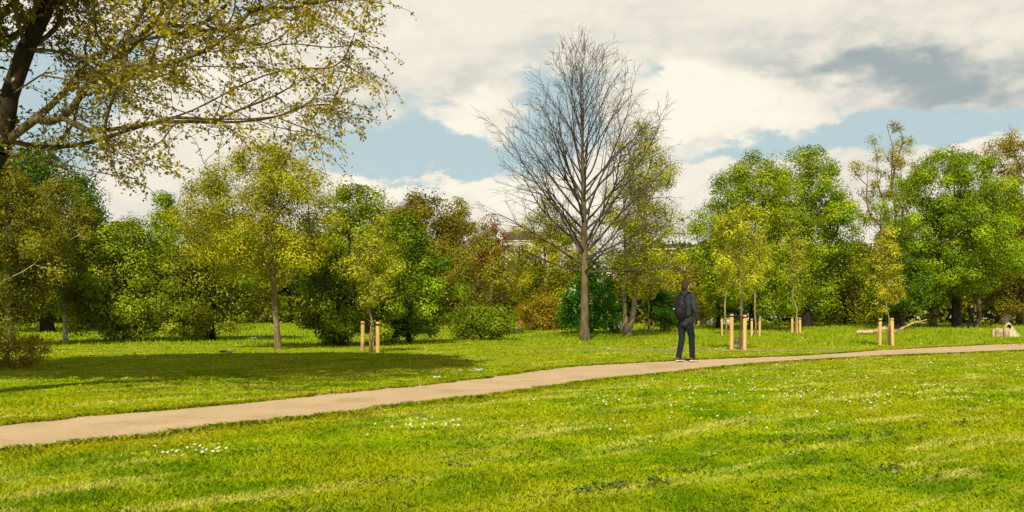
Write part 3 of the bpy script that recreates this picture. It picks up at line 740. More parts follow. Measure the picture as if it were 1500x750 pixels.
    for ti, t in enumerate(T):
        vis = ti < nvis
        k = 7 if vis else 5
        warm = rs.uniform()
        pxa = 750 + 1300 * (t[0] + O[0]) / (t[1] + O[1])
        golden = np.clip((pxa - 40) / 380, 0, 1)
        for _ in range(k):
            q = t + rs.normal(size=3) * .06
            out = unit(np.array([[rs.normal() + .45, rs.normal() * .9, rs.uniform(-.55, .45)]]))[0]
            n = rs.randint(4, 8); st = rs.uniform(.06, .11) if vis else .16
            for s in range(n):
                out = unit((out + np.array([0, 0, -.13]) + rs.normal(size=3) * .16)[None])[0]
                q2 = q + out * st; TW0.append(q); TW1.append(q2)
                for _l in range(3 if vis else 4):
                    LP.append(q2 + rs.normal(size=3) * (.03 if vis else .09))
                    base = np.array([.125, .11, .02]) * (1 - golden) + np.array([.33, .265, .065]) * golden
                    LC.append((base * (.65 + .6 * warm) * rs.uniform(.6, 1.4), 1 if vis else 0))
                q = q2
    TW0, TW1 = np.array(TW0), np.array(TW1)
    parts.append(frustums(TW0, TW1, np.full(len(TW0), .0038), np.full(len(TW0), .0028), 3))
    V, Q = merge(parts)
    add_obj('branches', mesh_np('near_branches', V, Q, BARK_M, smooth=True), root)
    LP = np.array(LP); C = np.array([c[0] for c in LC]); vis = np.array([c[1] for c in LC])
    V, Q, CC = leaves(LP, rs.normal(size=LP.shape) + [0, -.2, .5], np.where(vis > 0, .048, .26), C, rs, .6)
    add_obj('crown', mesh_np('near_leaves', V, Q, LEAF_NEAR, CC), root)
    print('near leaves', len(LP), 'segs', len(N_))
near_tree()

# ------------------------------------------------------------------ staked saplings
def lathe(profile, sides=12, cx=0, cy=0, jitter=0, rs=None):
    V, Q = [], []
    for z, r in profile:
        for k in range(sides):
            a = 6.28318 * k / sides; j = 1 + (rs.uniform(-jitter, jitter) if rs is not None else 0)
            V.append((cx + math.cos(a) * r * j, cy + math.sin(a) * r * j, z))
    for i in range(len(profile) - 1):
        for k in range(sides): Q.append((i * sides + k, i * sides + (k + 1) % sides, (i + 1) * sides + (k + 1) % sides, (i + 1) * sides + k))
    return np.array(V), np.array(Q)

def sapling(label, stakes, trunk_px, Y, top_py, crown, r=.045, seed=1, dens=1.3, leaf=.075, col=(.27, .28, .035), stem_r=.028, tie=True, lowlabel=None, bark=BARK_Y, dys=None, nclump=60):
    """stakes: list of px; each stake and the young tree are things of their own"""
    rs = np.random.RandomState(seed)
    dys = dys or [0] * len(stakes)
    zt = None; heads = []
    for k, (px, dy) in enumerate(zip(stakes, dys)):
        yy = Y + dy; x = X(px, yy); z = tz(x, yy); h = Zof(top_py, Y) - tz(X(trunk_px, Y), Y)
        h *= rs.uniform(.97, 1.03)
        s = thing('tree_stake', label[1][k], 'stake', (x, yy, z), 0, 'round wooden stakes around young trees')
        s.rotation_euler = (rs.uniform(-.015, .015), rs.uniform(-.03, .03), rs.uniform(0, 6))
        V, Q = lathe([(-.1, r * 1.02), (.0, r), (h * .5, r * .98), (h - .02, r * .96), (h, r * .86)], 14, jitter=.02, rs=rs)
        add_obj('post', mesh_np('stake_post', V, Q, STAKE, smooth=True), s)
        a = np.linspace(0, 6.28318, 14, endpoint=False)
        add_obj('cut_end', mesh_np('stake_end', np.stack([np.cos(a) * r * .86, np.sin(a) * r * .86, np.full(14, h + .001)], 1), np.arange(14)[None], STAKE_E), s)
        heads.append((x, yy, z + h))
    t = tree('young_tree', label[0], 'tree', trunk_px, Y, crown, leaf, dens, col, col2=tuple(v * 1.25 for v in col), trunk_r=stem_r, nclump=nclump, bark=bark, tip=.006, trunk_top=.97, a=.8, b=.6, clump=.2, seed=seed, shell=.6, group='young staked trees', airy=True)
    if tie and len(heads) >= 2:
        tx, ty = X(trunk_px, Y), Y
        P0, P1 = [], []
        for (hx, hy, hz) in heads:
            a0 = np.array([hx, hy, hz - .07]); a1 = np.array([tx, ty, hz - .10])
            n = 6
            for i in range(n):
                f0, f1 = i / n, (i + 1) / n; sg = lambda f: np.array([0, 0, -.05 * math.sin(math.pi * f)])
                P0.append(a0 + (a1 - a0) * f0 + sg(f0)); P1.append(a0 + (a1 - a0) * f1 + sg(f1))
            th = np.linspace(0, 6.28318, 13)
            for i in range(12):
                rr = r + .012
                P0.append(np.array([hx + math.cos(th[i]) * rr, hy + math.sin(th[i]) * rr, hz - .07])); P1.append(np.array([hx + math.cos(th[i + 1]) * rr, hy + math.sin(th[i + 1]) * rr, hz - .07]))
        o = np.array([tx, ty, tz(tx, ty)])
        V, Q = frustums(np.array(P0) - o, np.array(P1) - o, np.full(len(P0), .016), np.full(len(P0), .016), 6)
        add_obj('tie', mesh_np('tree_tie', V, Q, RUBBER, smooth=True), t)
    return t

sapling(('young tree with pale leaves between three stakes on the left lawn', ['left stake of the left lawn sapling, set apart from the other two', 'middle stake of the three round the left lawn sapling', 'right stake of the three round the left lawn sapling']),
        [531, 545, 553.5], 542.5, 25.6, 470, (497, 598, 318, 452), r=.055, seed=31, dys=[0, .25, -.15], stem_r=.03, dens=1.25, leaf=.08)
sapling(('young tree with dark thin stem between two thick stakes right of the walking man', ['thick stake nearest the walking man, left of the dark stem', 'thick stake right of the dark stem near the walking man']),
        [1071.5, 1090.5], 1086, 28.2, 461, (1036, 1132, 296, 440), r=.062, seed=32, leaf=.09, dys=[0, -.1], stem_r=.04, bark=BARK, dens=1.0)
sapling(('slim young tree behind the thick stakes, nearer the walking man', ['short lone stake between the walking man and the thick stakes']),
        [1057.5], 1063.5, 49, 467, (1044, 1084, 360, 436), r=.055, seed=33, leaf=.11, dens=.9, stem_r=.05, tie=False, bark=BARK_Y)
sapling(('slim pale stemmed young tree just right of the thick stakes', ['left stake of the pale stemmed sapling right of the thick stakes', 'right stake of the pale stemmed sapling right of the thick stakes']),
        [1101, 1112.5], 1107, 47, 466, (1084, 1130, 342, 425), r=.065, seed=34, leaf=.11, dens=.9, stem_r=.05, dys=[0, .1])
sapling(('slender twin stemmed sapling in the middle of the far right lawn', ['left stake of the twin stemmed sapling on the far lawn', 'middle stake of the twin stemmed sapling on the far lawn', 'right stake of the twin stemmed sapling on the far lawn']),
        [1160.5, 1167.5, 1172], 1165, 52, 465, (1142, 1188, 330, 420), r=.07, seed=35, leaf=.12, dens=.7, stem_r=.05, dys=[0, .3, -.1])
sapling(('young tree with cream green leaves beside the gravel path at right', ['left stake beside the path at right, set apart from its pair', 'middle stake of the three beside the path at right', 'right stake of the three beside the path at right']),
        [1289, 1303.5, 1307.5], 1300, 33.5, 467, (1272, 1328, 335, 458), r=.065, seed=36, leaf=.085, dens=1.5, stem_r=.03, dys=[0, .3, -.15], col=(.3, .29, .06))
sapling(('small far sapling left of the dark green bush by the walking man', ['left stake of the small far sapling near the dark bush', 'middle stake of the small far sapling near the dark bush', 'right stake of the small far sapling near the dark bush']),
        [944.5, 951, 957], 950, 55, 470, (936, 968, 385, 440), r=.05, seed=37, leaf=.12, dens=.7, stem_r=.045, dys=[0, .3, 0], tie=False)

# ------------------------------------------------------------------ dead wood and small things
def dead_wood():
    rs = np.random.RandomState(55)
    # fallen branch
    Y = 50.0
    def W(px, py, Yy=Y): return np.array([X(px, Yy), Yy, Zof(py, Yy)])
    o = np.array([X(1285, Y), Y, tz(X(1285, Y), Y)])
    pts = [(1254, 486.2, .09), (1262, 486.2, .12), (1272, 486.4, .115), (1281, 485.4, .12), (1290, 482.5, .12), (1298, 481, .085), (1306, 483, .07), (1313, 486.2, .06)]
    p2 = [(1310, 487, .06), (1318, 482.5, .065), (1330, 476.5, .055), (1338, 472.4, .05), (1346, 471.6, .045), (1352, 470, .04), (1358, 467.6, .02)]
    P0, P1, A, B = [], [], [], []
    for ch in (pts, p2, [(1346, 471.6, .03), (1352, 472.6, .02), (1357, 472.0, .01)], [(1290, 482.5, .05), (1294, 478.5, .03), (1299, 477.5, .015)], [(1281, 485.4, .04), (1286, 481, .03), (1287, 478, .015)]):
        for i in range(len(ch) - 1):
            a, b = ch[i], ch[i + 1]; m = 3
            for s in range(m):
                f0, f1 = s / m, (s + 1) / m
                P0.append(W(*[a[k] + (b[k] - a[k]) * f0 for k in (0, 1)]) - o); P1.append(W(*[a[k] + (b[k] - a[k]) * f1 for k in (0, 1)]) - o)
                A.append((a[2] + (b[2] - a[2]) * f0) * rs.uniform(.93, 1.06)); B.append((a[2] + (b[2] - a[2]) * f1))
    t = thing('fallen_branch', 'pale broken tree limb lying on the far lawn behind the right hand stakes', 'branch', tuple(o))
    V, Q = frustums(np.array(P0), np.array(P1), A, B, 9)
    add_obj('limb', mesh_np('fallen_limb', V, Q, DEADW, smooth=True), t)
    # hollow log / stump at right edge
    Y = 47.0; x = X(1470, Y); z = tz(x, Y); px = Y / 1300
    t = thing('broken_stump', 'pale weathered stump with a dark hollow in its raised right end', 'stump', (x, Y, z))
    parts = []
    for k in range(26):     # rough upright splinters of bark make the left block
        xx = rs.uniform(-15, 4) * px; yy = rs.uniform(-.22, .22); hh = rs.uniform(9.5, 13.5) * px
        V, Q = lathe([(-.03, .085), (hh * .5, .08 * rs.uniform(.8, 1.1)), (hh, .055), (hh + .01, .005)], 7, xx, yy, .18, rs); parts.append((V, Q))
    V, Q = merge(parts)
    add_obj('log', mesh_np('stump_log', V, Q, DEADW, smooth=False), t)
    # arched right end
    cx = 8 * px
    prof = [(0, .46), (.12, .40), (.3, .31), (.45, .25), (.58, .22), (.68, .17), (.745, .08), (.76, .005)]
    V, Q = lathe(prof, 18, cx, 0, .06, rs); V[:, 1] = V[:, 1] * .62; V[:, 0] -= (V[:, 2] - .3) * .1; V[:, 0] += np.where(V[:, 0] > cx, (.5 - V[:, 2]) * .25, .03)
    add_obj('root_flare', mesh_np('stump_flare', V, Q, plain_mat('pale_dry_wood', (.42, .33, .22), (.68, .6, .46), 6, .9, .6, (1, 1, .4)), smooth=True), t)
    th = np.linspace(0, 6.283, 16, endpoint=False)
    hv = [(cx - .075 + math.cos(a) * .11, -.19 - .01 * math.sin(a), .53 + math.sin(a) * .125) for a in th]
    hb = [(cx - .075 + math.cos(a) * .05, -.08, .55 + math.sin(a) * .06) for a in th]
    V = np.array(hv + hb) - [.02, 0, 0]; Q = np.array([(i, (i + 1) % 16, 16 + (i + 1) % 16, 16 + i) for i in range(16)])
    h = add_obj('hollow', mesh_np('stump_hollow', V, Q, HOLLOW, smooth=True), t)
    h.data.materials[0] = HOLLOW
    cap = mesh_np('stump_hollow_shade', np.array(hv) + [-.02, -.004, 0], np.arange(16)[None], HOLLOW); add_obj('hollow_shade', cap, t)  # flat near-black disc across the mouth, painted shade for the hollow's inside
    # little pale stump behind the thick stakes
    Y = 31.5; x = X(1081, Y)
    t = thing('cut_stump', 'short pale stump seen between the two thick stakes', 'stump', (x, Y, tz(x, Y)))
    V, Q = lathe([(-.02, .17), (.06, .145), (.2, .12), (.34, .125), (.345, .12)], 16, 0, 0, .06, rs)
    add_obj('stem', mesh_np('cut_stump_stem', V, Q, DEADW, smooth=True), t)
    a = np.linspace(0, 6.28318, 16, endpoint=False)
    add_obj('cut_face', mesh_np('cut_face', np.stack([np.cos(a) * .12, np.sin(a) * .12, np.full(16, .347)], 1), np.arange(16)[None], MATS['pale_dry_wood']), t)
    # crumpled scraps
    PAPER = plain_mat('paper_white', (.7, .68, .6), (.8, .78, .72), 12, .8, .4)
    def scrap(px, py, w, label, sd):
        r2 = np.random.RandomState(sd); x, y, z = gp(px, py)
        n = 7; gx, gy = np.meshgrid(np.linspace(-.5, .5, n), np.linspace(-.5, .5, n))
        V = np.stack([gx * w + r2.normal(size=gx.shape) * w * .05, gy * w * .7, .045 + r2.uniform(0, .45, gx.shape) * w * .5], -1).reshape(-1, 3)
        i = (np.arange(n - 1)[:, None] * n + np.arange(n - 1)[None]).ravel(); Q = np.stack([i, i + 1, i + n + 1, i + n], 1)
        o = add_obj('paper_scrap', mesh_np('paper_scrap', V, Q, PAPER), None, (x, y, z), label=label, category='litter', group='scraps of litter on the grass')
    scrap(640, 557.5, .12, 'crumpled white paper on the shaded verge above the path', 1)
    scrap(700, 546, .16, 'thin white scrap near the path edge below the shadow tip', 2)
    scrap(370, 497.5, .35, 'pale litter on the grass left of the slender trunk', 3)
    scrap(331, 520, .42, 'flat pale scrap at the edge of the big shadow', 4)
    scrap(381, 495.5, .3, 'second pale litter nearest the slender trunk', 5)
    scrap(886, 513, .25, 'pale scrap on the worn track below the bare tree', 6)
dead_wood()

# ------------------------------------------------------------------ buildings beyond the trees
def box(V, Q, x0, x1, y0, y1, z0, z1):
    o = len(V)
    V += [(x0, y0, z0), (x1, y0, z0), (x1, y1, z0), (x0, y1, z0), (x0, y0, z1), (x1, y0, z1), (x1, y1, z1), (x0, y1, z1)]
    Q += [(o, o + 1, o + 5, o + 4), (o + 1, o + 2, o + 6, o + 5), (o + 2, o + 3, o + 7, o + 6), (o + 3, o, o + 4, o + 7), (o + 4, o + 5, o + 6, o + 7), (o, o + 3, o + 2, o + 1)]
def boxes(name, lst, mat, parent):
    V, Q = [], []
    for b in lst: box(V, Q, *b)
    return add_obj(name, mesh_np(name, np.array(V), np.array(Q), mat), parent)
BRICK = plain_mat('red_brick', (.24, .09, .05), (.32, .14, .08), 1.5, .9, .2)
CREAM = plain_mat('white_render', (.62, .58, .5), (.72, .68, .6), .4, .9, .1)
GLASS = plain_mat('dark_glass', (.03, .04, .05), (.05, .06, .07), .5, .15, 0)
FRAME = plain_mat('white_frame', (.7, .68, .62), (.78, .76, .7), 2, .6, 0)
SLATE = plain_mat('brown_roof', (.09, .06, .045), (.14, .09, .06), 1.5, .8, .2)
def building(name, label, cx, Y, w, d, h, storeys, bays, wall, roof_h):
    gz = tz(cx, Y)
    t = thing(name, label, 'building', (cx, Y, gz))
    boxes('wall', [(-w / 2, w / 2, 0, d, -.3, h)], wall, t)
    boxes('parapet', [(-w / 2 - .15, w / 2 + .15, -.15, d + .15, h + .003, h + .35)], FRAME, t)
    V = [(-w / 2 - .3, -.3, h + .36), (w / 2 + .3, -.3, h + .36), (w / 2 + .3, d + .3, h + .36), (-w / 2 - .3, d + .3, h + .36), (-w / 2 + 1, d * .35, h + roof_h), (w / 2 - 1, d * .35, h + roof_h), (w / 2 - 1, d * .65, h + roof_h), (-w / 2 + 1, d * .65, h + roof_h)]
    Q = [(0, 1, 5, 4), (1, 2, 6, 5), (2, 3, 7, 6), (3, 0, 4, 7), (4, 5, 6, 7)]
    rf = add_obj('roof', mesh_np(name + '_roof', np.array(V), np.array(Q), SLATE), t)
    boxes('chimney', [(-w * .25, -w * .25 + 1.2, d * .4, d * .55, h + roof_h * .6, h + roof_h + 1.4)], wall, rf)
    sh = h / storeys; bw = w / bays
    for s in range(storeys):
        for b in range(bays):
            x = -w / 2 + bw * (b + .5); z = s * sh + sh * .28; ww, hh = bw * .42, sh * .52
            wn = boxes('window', [(x - ww / 2 - .1, x - ww / 2, -.08, .06, z, z + hh), (x + ww / 2, x + ww / 2 + .1, -.08, .06, z, z + hh), (x - ww / 2 - .1, x + ww / 2 + .1, -.1, .06, z + hh, z + hh + .12), (x - ww / 2 - .15, x + ww / 2 + .15, -.14, .06, z - .12, z), (x - .04, x + .04, -.07, .03, z, z + hh), (x - ww / 2, x + ww / 2, -.065, .03, z + hh * .48, z + hh * .54)], FRAME, t)
            boxes('pane', [(x - ww / 2, x + ww / 2, -.02, .02, z, z + hh)], GLASS, wn)
building('brick_house', 'red brick block with white windows showing above the trees near the walking man', X(975, 150), 150, 11, 10, Zof(366, 150) - tz(0, 150), 5, 6, BRICK, 1.3)
building('white_house', 'white building glimpsed behind the left boughs of the bare tree', X(778, 145), 145, 9, 10, Zof(354, 145) - tz(0, 145), 5, 4, CREAM, 2.0)
# low wall far right of the man
def low_wall():
    Y = 76; x = X(1043, Y)
    t = thing('low_wall', 'low pale stone wall far behind the lawn right of the walking man', 'wall', (x, Y, tz(x, Y)))
    boxes('masonry', [(-1.6, 1.6, 0, .35, -.1, .52)], CREAM, t); boxes('coping', [(-1.66, 1.66, -.05, .4, .522, .6)], FRAME, t)
low_wall()

# ------------------------------------------------------------------ people
def ell(c, r, seg=14, rings=9, M=None):
    V, Q = [], []
    for i in range(rings + 1):
        ph = math.pi * i / rings
        for k in range(seg):
            a = 6.28318 * k / seg
            v = Vector((math.sin(ph) * math.cos(a) * r[0], math.sin(ph) * math.sin(a) * r[1], math.cos(ph) * r[2]))
            if M: v = M @ v
            V.append((v.x + c[0], v.y + c[1], v.z + c[2]))
    for i in range(rings):
        for k in range(seg): Q.append((i * seg + k, (i + 1) * seg + k, (i + 1) * seg + (k + 1) % seg, i * seg + (k + 1) % seg))
    return np.array(V), np.array(Q)
def chain(pts, seg=14):
    """lofted limb: pts = (x,y,z,rx,ry); closed with round caps; rings lie across the chain"""
    out = []
    P = [np.array(p[:3], float) for p in pts]
    for i in range(len(pts) - 1):
        a, b = P[i], P[i + 1]; d = unit((b - a)[None])[0]
        V, Q = [], []
        side = np.array([1., 0, 0]); side = side - d * side.dot(d)
        if np.linalg.norm(side) < .2: side = np.array([0, 1., 0]) - d * d[1]
        side = unit(side[None])[0]; up = np.cross(d, side)
        for (c, rx, ry) in ((a, pts[i][3], pts[i][4]), (b, pts[i + 1][3], pts[i + 1][4])):
            for k in range(seg):
                th = 6.28318 * k / seg; V.append(c + side * math.cos(th) * rx + up * math.sin(th) * ry)
        Q = [(k, (k + 1) % seg, seg + (k + 1) % seg, seg + k) for k in range(seg)]
        V = V + [a, b]
        Q += [((k + 1) % seg, k, 2 * seg, 2 * seg) for k in range(seg)] + [(seg + k, seg + (k + 1) % seg, 2 * seg + 1, 2 * seg + 1) for k in range(seg)]
        out.append((np.array(V), np.array(Q)))
    for i, p in enumerate(pts):
        r = min(p[3], p[4]); out.append(ell(p[:3], (p[3], p[4], r), 12, 8))
    return out
def fuse(name, parts, mat, voxel=.01, smooth=6, cut=None):
    bm = bmesh.new()
    for V, Q in parts:
        vs = [bm.verts.new(v) for v in V]
        for q in Q:
            f = list(dict.fromkeys(int(k) for k in q))
            try: bm.faces.new([vs[k] for k in f])
            except ValueError: pass
    bmesh.ops.remove_doubles(bm, verts=bm.verts, dist=1e-5)
    bmesh.ops.recalc_face_normals(bm, faces=bm.faces)
    me = bpy.data.meshes.new(name + '_raw'); bm.to_mesh(me); bm.free()
    o = bpy.data.objects.new(name + '_raw', me); COL.objects.link(o)
    m = o.modifiers.new('r', 'REMESH'); m.mode = 'VOXEL'; m.voxel_size = voxel
    s = o.modifiers.new('s', 'SMOOTH'); s.iterations = smooth; s.factor = .5
    dg = bpy.context.evaluated_depsgraph_get(); dg.update()
    out = bpy.data.meshes.new_from_object(o.evaluated_get(dg)); out.name = name
    bpy.data.objects.remove(o)
    out.materials.clear(); out.materials.append(mat)
    for p in out.polygons: p.use_smooth = True
    return out

SKIN = plain_mat('skin', (.5, .27, .17), (.58, .33, .21), 12, .6, .05)
HAIR = plain_mat('brown_hair', (.045, .022, .012), (.09, .045, .022), 40, .7, .8, (1, 1, .3))
JACKET = plain_mat('charcoal_jacket', (.026, .032, .038), (.044, .052, .058), 14, .9, .5, bscale=9)
TROUS = plain_mat('navy_trousers', (.008, .012, .02), (.016, .026, .036), 10, .9, .5, bscale=9)
BAG = plain_mat('black_nylon', (.008, .009, .012), (.018, .019, .024), 9, .55, .4)
SHOE = plain_mat('red_brown_canvas', (.22, .04, .025), (.3, .07, .04), 15, .8, .3)
SOLE = plain_mat('white_rubber', (.72, .66, .58), (.8, .74, .66), 15, .6, .1)
BLACK = plain_mat('black_cloth', (.008, .008, .009), (.016, .015, .016), 10, .9, .3)
WHITE_C = plain_mat('white_cotton', (.68, .66, .6), (.76, .74, .68), 10, .9, .3)
ORANGE_C = plain_mat('orange_cotton', (.5, .18, .07), (.6, .25, .1), 10, .9, .3)
BLUE_C = plain_mat('pale_blue_denim', (.2, .35, .42), (.28, .42, .5), 10, .9, .3)
EYEM = plain_mat('eye_white', (.7, .68, .65), (.75, .72, .7), 5, .2, 0)

def hand(w, d, side, curl=.7):
    """palm, four fingers and a thumb hanging from wrist w; side +1 right"""
    w = np.array(w, float); d = unit(np.array([d], float))[0]
    s = np.array([0, 1., 0])          # finger row runs along the walking direction
    inn = np.array([-side, 0, 0.])
    pts = []
    pal = w + d * .05
    pts += [ell(tuple(pal), (.018, .043, .052))]
    for k, (o, L) in enumerate(((.030, .072), (.010, .082), (-.011, .076), (-.030, .060))):
        a = w + d * .085 + s * o; b = a + d * L * .5 + inn * L * .18 * curl; c = b + (d * .55 + inn * .8 * curl) * L * .5
        pts += chain([(*a, .0095, .0095), (*b, .0085, .0085), (*c, .0072, .0072)], 8)
    a = w + d * .03 + s * .038; b = a + s * .028 + d * .03 + inn * .012; c = b + d * .034 + s * .004 + inn * .01
    pts += chain([(*a, .013, .013), (*b, .0105, .0105), (*c, .0085, .0085)], 8)
    return pts

def man():
    x, y = X(1004, 19.6), 19.6
    root = thing('person', 'man in dark grey jacket and navy trousers walking away along the gravel path', 'person', (x, y, tz(x, y) + .018), R(-44))
    LA, RA = (-.105, -.11, .092), (.10, .12, .085)
    LK, RK = (-.10, .015, .50), (.095, .11, .50)
    S_L, S_R = (-.185, -.01, 1.445), (.185, -.01, 1.445)
    E_L, E_R = (-.245, -.03, 1.17), (.255, -.03, 1.165)
    W_L, W_R = (-.235, .08, .95), (.262, .10, .925)
    torso = [(0, 0, .90, .155, .105), (0, 0, 1.0, .15, .10), (0, 0, 1.12, .14, .095), (0, -.005, 1.28, .165, .11), (0, -.01, 1.40, .17, .105), (0, -.005, 1.47, .10, .07)]
    body = chain(torso, 20) + chain([(0, 0, 1.45, .062, .062), (0, .012, 1.56, .055, .058)])
    head = [ell((0, .025, 1.665), (.078, .098, .112), 20, 14), ell((0, .045, 1.60), (.055, .07, .06)), ell((0, .128, 1.645), (.014, .022, .022)), ell((.079, .015, 1.65), (.012, .022, .033)), ell((-.079, .015, 1.65), (.012, .022, .033)),
            ell((0, .112, 1.60), (.026, .012, .008)), ell((0, .10, 1.565), (.03, .025, .02))]
    body += head
    for S, E, Wr in ((S_L, E_L, W_L), (S_R, E_R, W_R)):
        body += chain([(*S, .055, .055), (*E, .042, .042), (*Wr, .026, .028)])
    body += hand(W_R, (-.02, .25, -.95), 1) + hand(W_L, (.02, .15, -.98), -1)
    for h, K, A_ in (((-.085, 0, .90), LK, LA), ((.085, 0, .90), RK, RA)):
        body += chain([(*h, .085, .09), (*K, .055, .058), (*A_, .036, .04)])
        body += chain([(*A_, .034, .036), (A_[0] * 1.1, A_[1] + .14, A_[2] - .055, .035, .022)])
    bo = add_obj('body', fuse('man_body', body, SKIN, .0075, 5), root)
    for s in (-1, 1):
        V, Q = ell((s * .03, .112, 1.672), (.012, .010, .009)); add_obj('eye', mesh_np('eye', V, Q, EYEM, smooth=True), root)
    # hair: cap over back and top, shorter at the sides
    hair = [ell((0, .008, 1.70), (.087, .10, .092), 20, 12), ell((0, -.035, 1.66), (.080, .066, .09)), ell((0, .055, 1.755), (.062, .055, .035)), ell((.03, .06, 1.77), (.04, .04, .02)), ell((-.02, .0, 1.785), (.04, .05, .02))]
    add_obj('hair', fuse('man_hair', hair, HAIR, .007, 3), root)
    # jacket
    jk = chain([(0, -.003, .865, .182, .134), (0, -.003, 1.0, .172, .122), (0, -.003, 1.12, .162, .116), (0, -.008, 1.28, .186, .13), (0, -.012, 1.40, .188, .122), (0, -.012, 1.475, .115, .085)], 22)
    jk += chain([(0, -.005, 1.47, .085, .08), (0, .0, 1.535, .07, .07)])
    rs = np.random.RandomState(2)
    for S, E, Wr in ((S_L, E_L, W_L), (S_R, E_R, W_R)):
        S, E, Wr = map(np.array, (S, E, Wr)); pts = [(*S, .076, .076)]
        for f in (.35, .7): pts.append((*(S + (E - S) * f + rs.normal(size=3) * .004), .068 - .006 * f, .066 - .006 * f))
        pts.append((*E, .060, .062))
        for f in (.3, .6, .92): pts.append((*(E + (Wr - E) * f + rs.normal(size=3) * .005), .056 - .012 * f, .056 - .012 * f))
        jk += chain(pts, 14)
    add_obj('jacket', fuse('man_jacket', jk, JACKET, .009, 5), root)
    # trousers
    tr = chain([(0, 0, .99, .155, .108), (0, 0, .90, .168, .122), (0, -.005, .84, .165, .125)], 20)
    for h, K, A_ in (((-.088, 0, .86), LK, LA), ((.088, 0, .86), RK, RA)):
        h, K, A_ = map(np.array, (h, K, A_))
        tr += chain([(*h, .098, .11), (*(h + (K - h) * .5), .085, .095), (*(K + [0, 0, .06]), .072, .078), (*(K - [0, .01, .04]), .068, .074), (*(K + (A_ - K) * .55), .062, .07), (*(A_ + [0, 0.0, .015]), .060, .068)], 16)
    add_obj('trousers', fuse('man_trousers', tr, TROUS, .009, 4), root)
    for A_, sgn in ((LA, -1), (RA, 1)):
        ax, ay, az = A_; g = 0.0
        lift = az - .085
        up = chain([(ax, ay - .03, .065 + lift, .042, .045), (ax, ay + .06, .058 + lift, .044, .036), (ax + sgn * .008, ay + .15, .045 + lift, .045, .026), (ax + sgn * .01, ay + .20, .038 + lift, .036, .02)], 14)
        sh = add_obj('shoe', fuse('shoe_upper', up, SHOE, .007, 3), root)
        so = []
        for k in range(9):
            f = k / 8; so.append((ax + sgn * .01 * f, ay - .065 + .30 * f, .016 + lift * (1 - f * .6), .036 + .014 * math.sin(f * 3.0), .016))
        V = chain([(p[0], p[1], p[2] + .002, p[3], p[4]) for p in so], 12)
        add_obj('sole', fuse('shoe_sole', V, SOLE, .006, 2), sh)
    # backpack: worn, a thing of its own
    bp = thing('backpack', 'black nylon backpack worn on the back of the walking man', 'backpack', (x, y, tz(x, y) + .018), R(-44))
    shell = [ell((0, -.205, 1.20), (.150, .105, .255), 22, 16), ell((0, -.20, 1.08), (.150, .11, .14), 20, 12), ell((0, -.185, 1.36), (.115, .075, .12), 18, 12)]
    sh = add_obj('shell', fuse('bag_shell', shell, BAG, .009, 3), bp)
    add_obj('front_pocket', fuse('bag_pocket', [ell((0, -.295, 1.10), (.115, .045, .115), 18, 12)], BAG, .008, 3), bp)
    th = np.linspace(.25, math.pi - .25, 22)
    zp = [np.array([math.cos(a) * .135, -.262 - .03 * math.sin(a), 1.27 + math.sin(a) * .14]) for a in th]
    V, Q = frustums(np.array(zp[:-1]), np.array(zp[1:]), np.full(21, .0045), np.full(21, .0045), 6)
    add_obj('zip', mesh_np('bag_zip', V, Q, RUBBER, smooth=True), bp)
    V, Q = [], []; box(V, Q, -.1, -.055, -.343, -.336, 1.155, 1.172); V = np.array(V); 
    add_obj('logo_patch', mesh_np('bag_patch', V, np.array(Q), SOLE), bp)
    hp = [np.array([math.cos(a) * .035, -.15, 1.47 + math.sin(a) * .04]) for a in np.linspace(0, math.pi, 10)]
    V, Q = frustums(np.array(hp[:-1]), np.array(hp[1:]), np.full(9, .008), np.full(9, .008), 6); add_obj('handle', mesh_np('bag_handle', V, Q, BAG, smooth=True), bp)
    for s in (-1, 1):
        st = [(s * .07, -.135, 1.44), (s * .095, -.10, 1.50), (s * .105, -.02, 1.535), (s * .115, .07, 1.50), (s * .125, .125, 1.38), (s * .14, .13, 1.25), (s * .165, .06, 1.12), (s * .165, -.06, 1.03), (s * .12, -.14, 1.0)]
        pts = chain([(*p, .026, .009) for p in st], 10)
        add_obj('strap', fuse('bag_strap', pts, BAG, .007, 3), bp)
man()

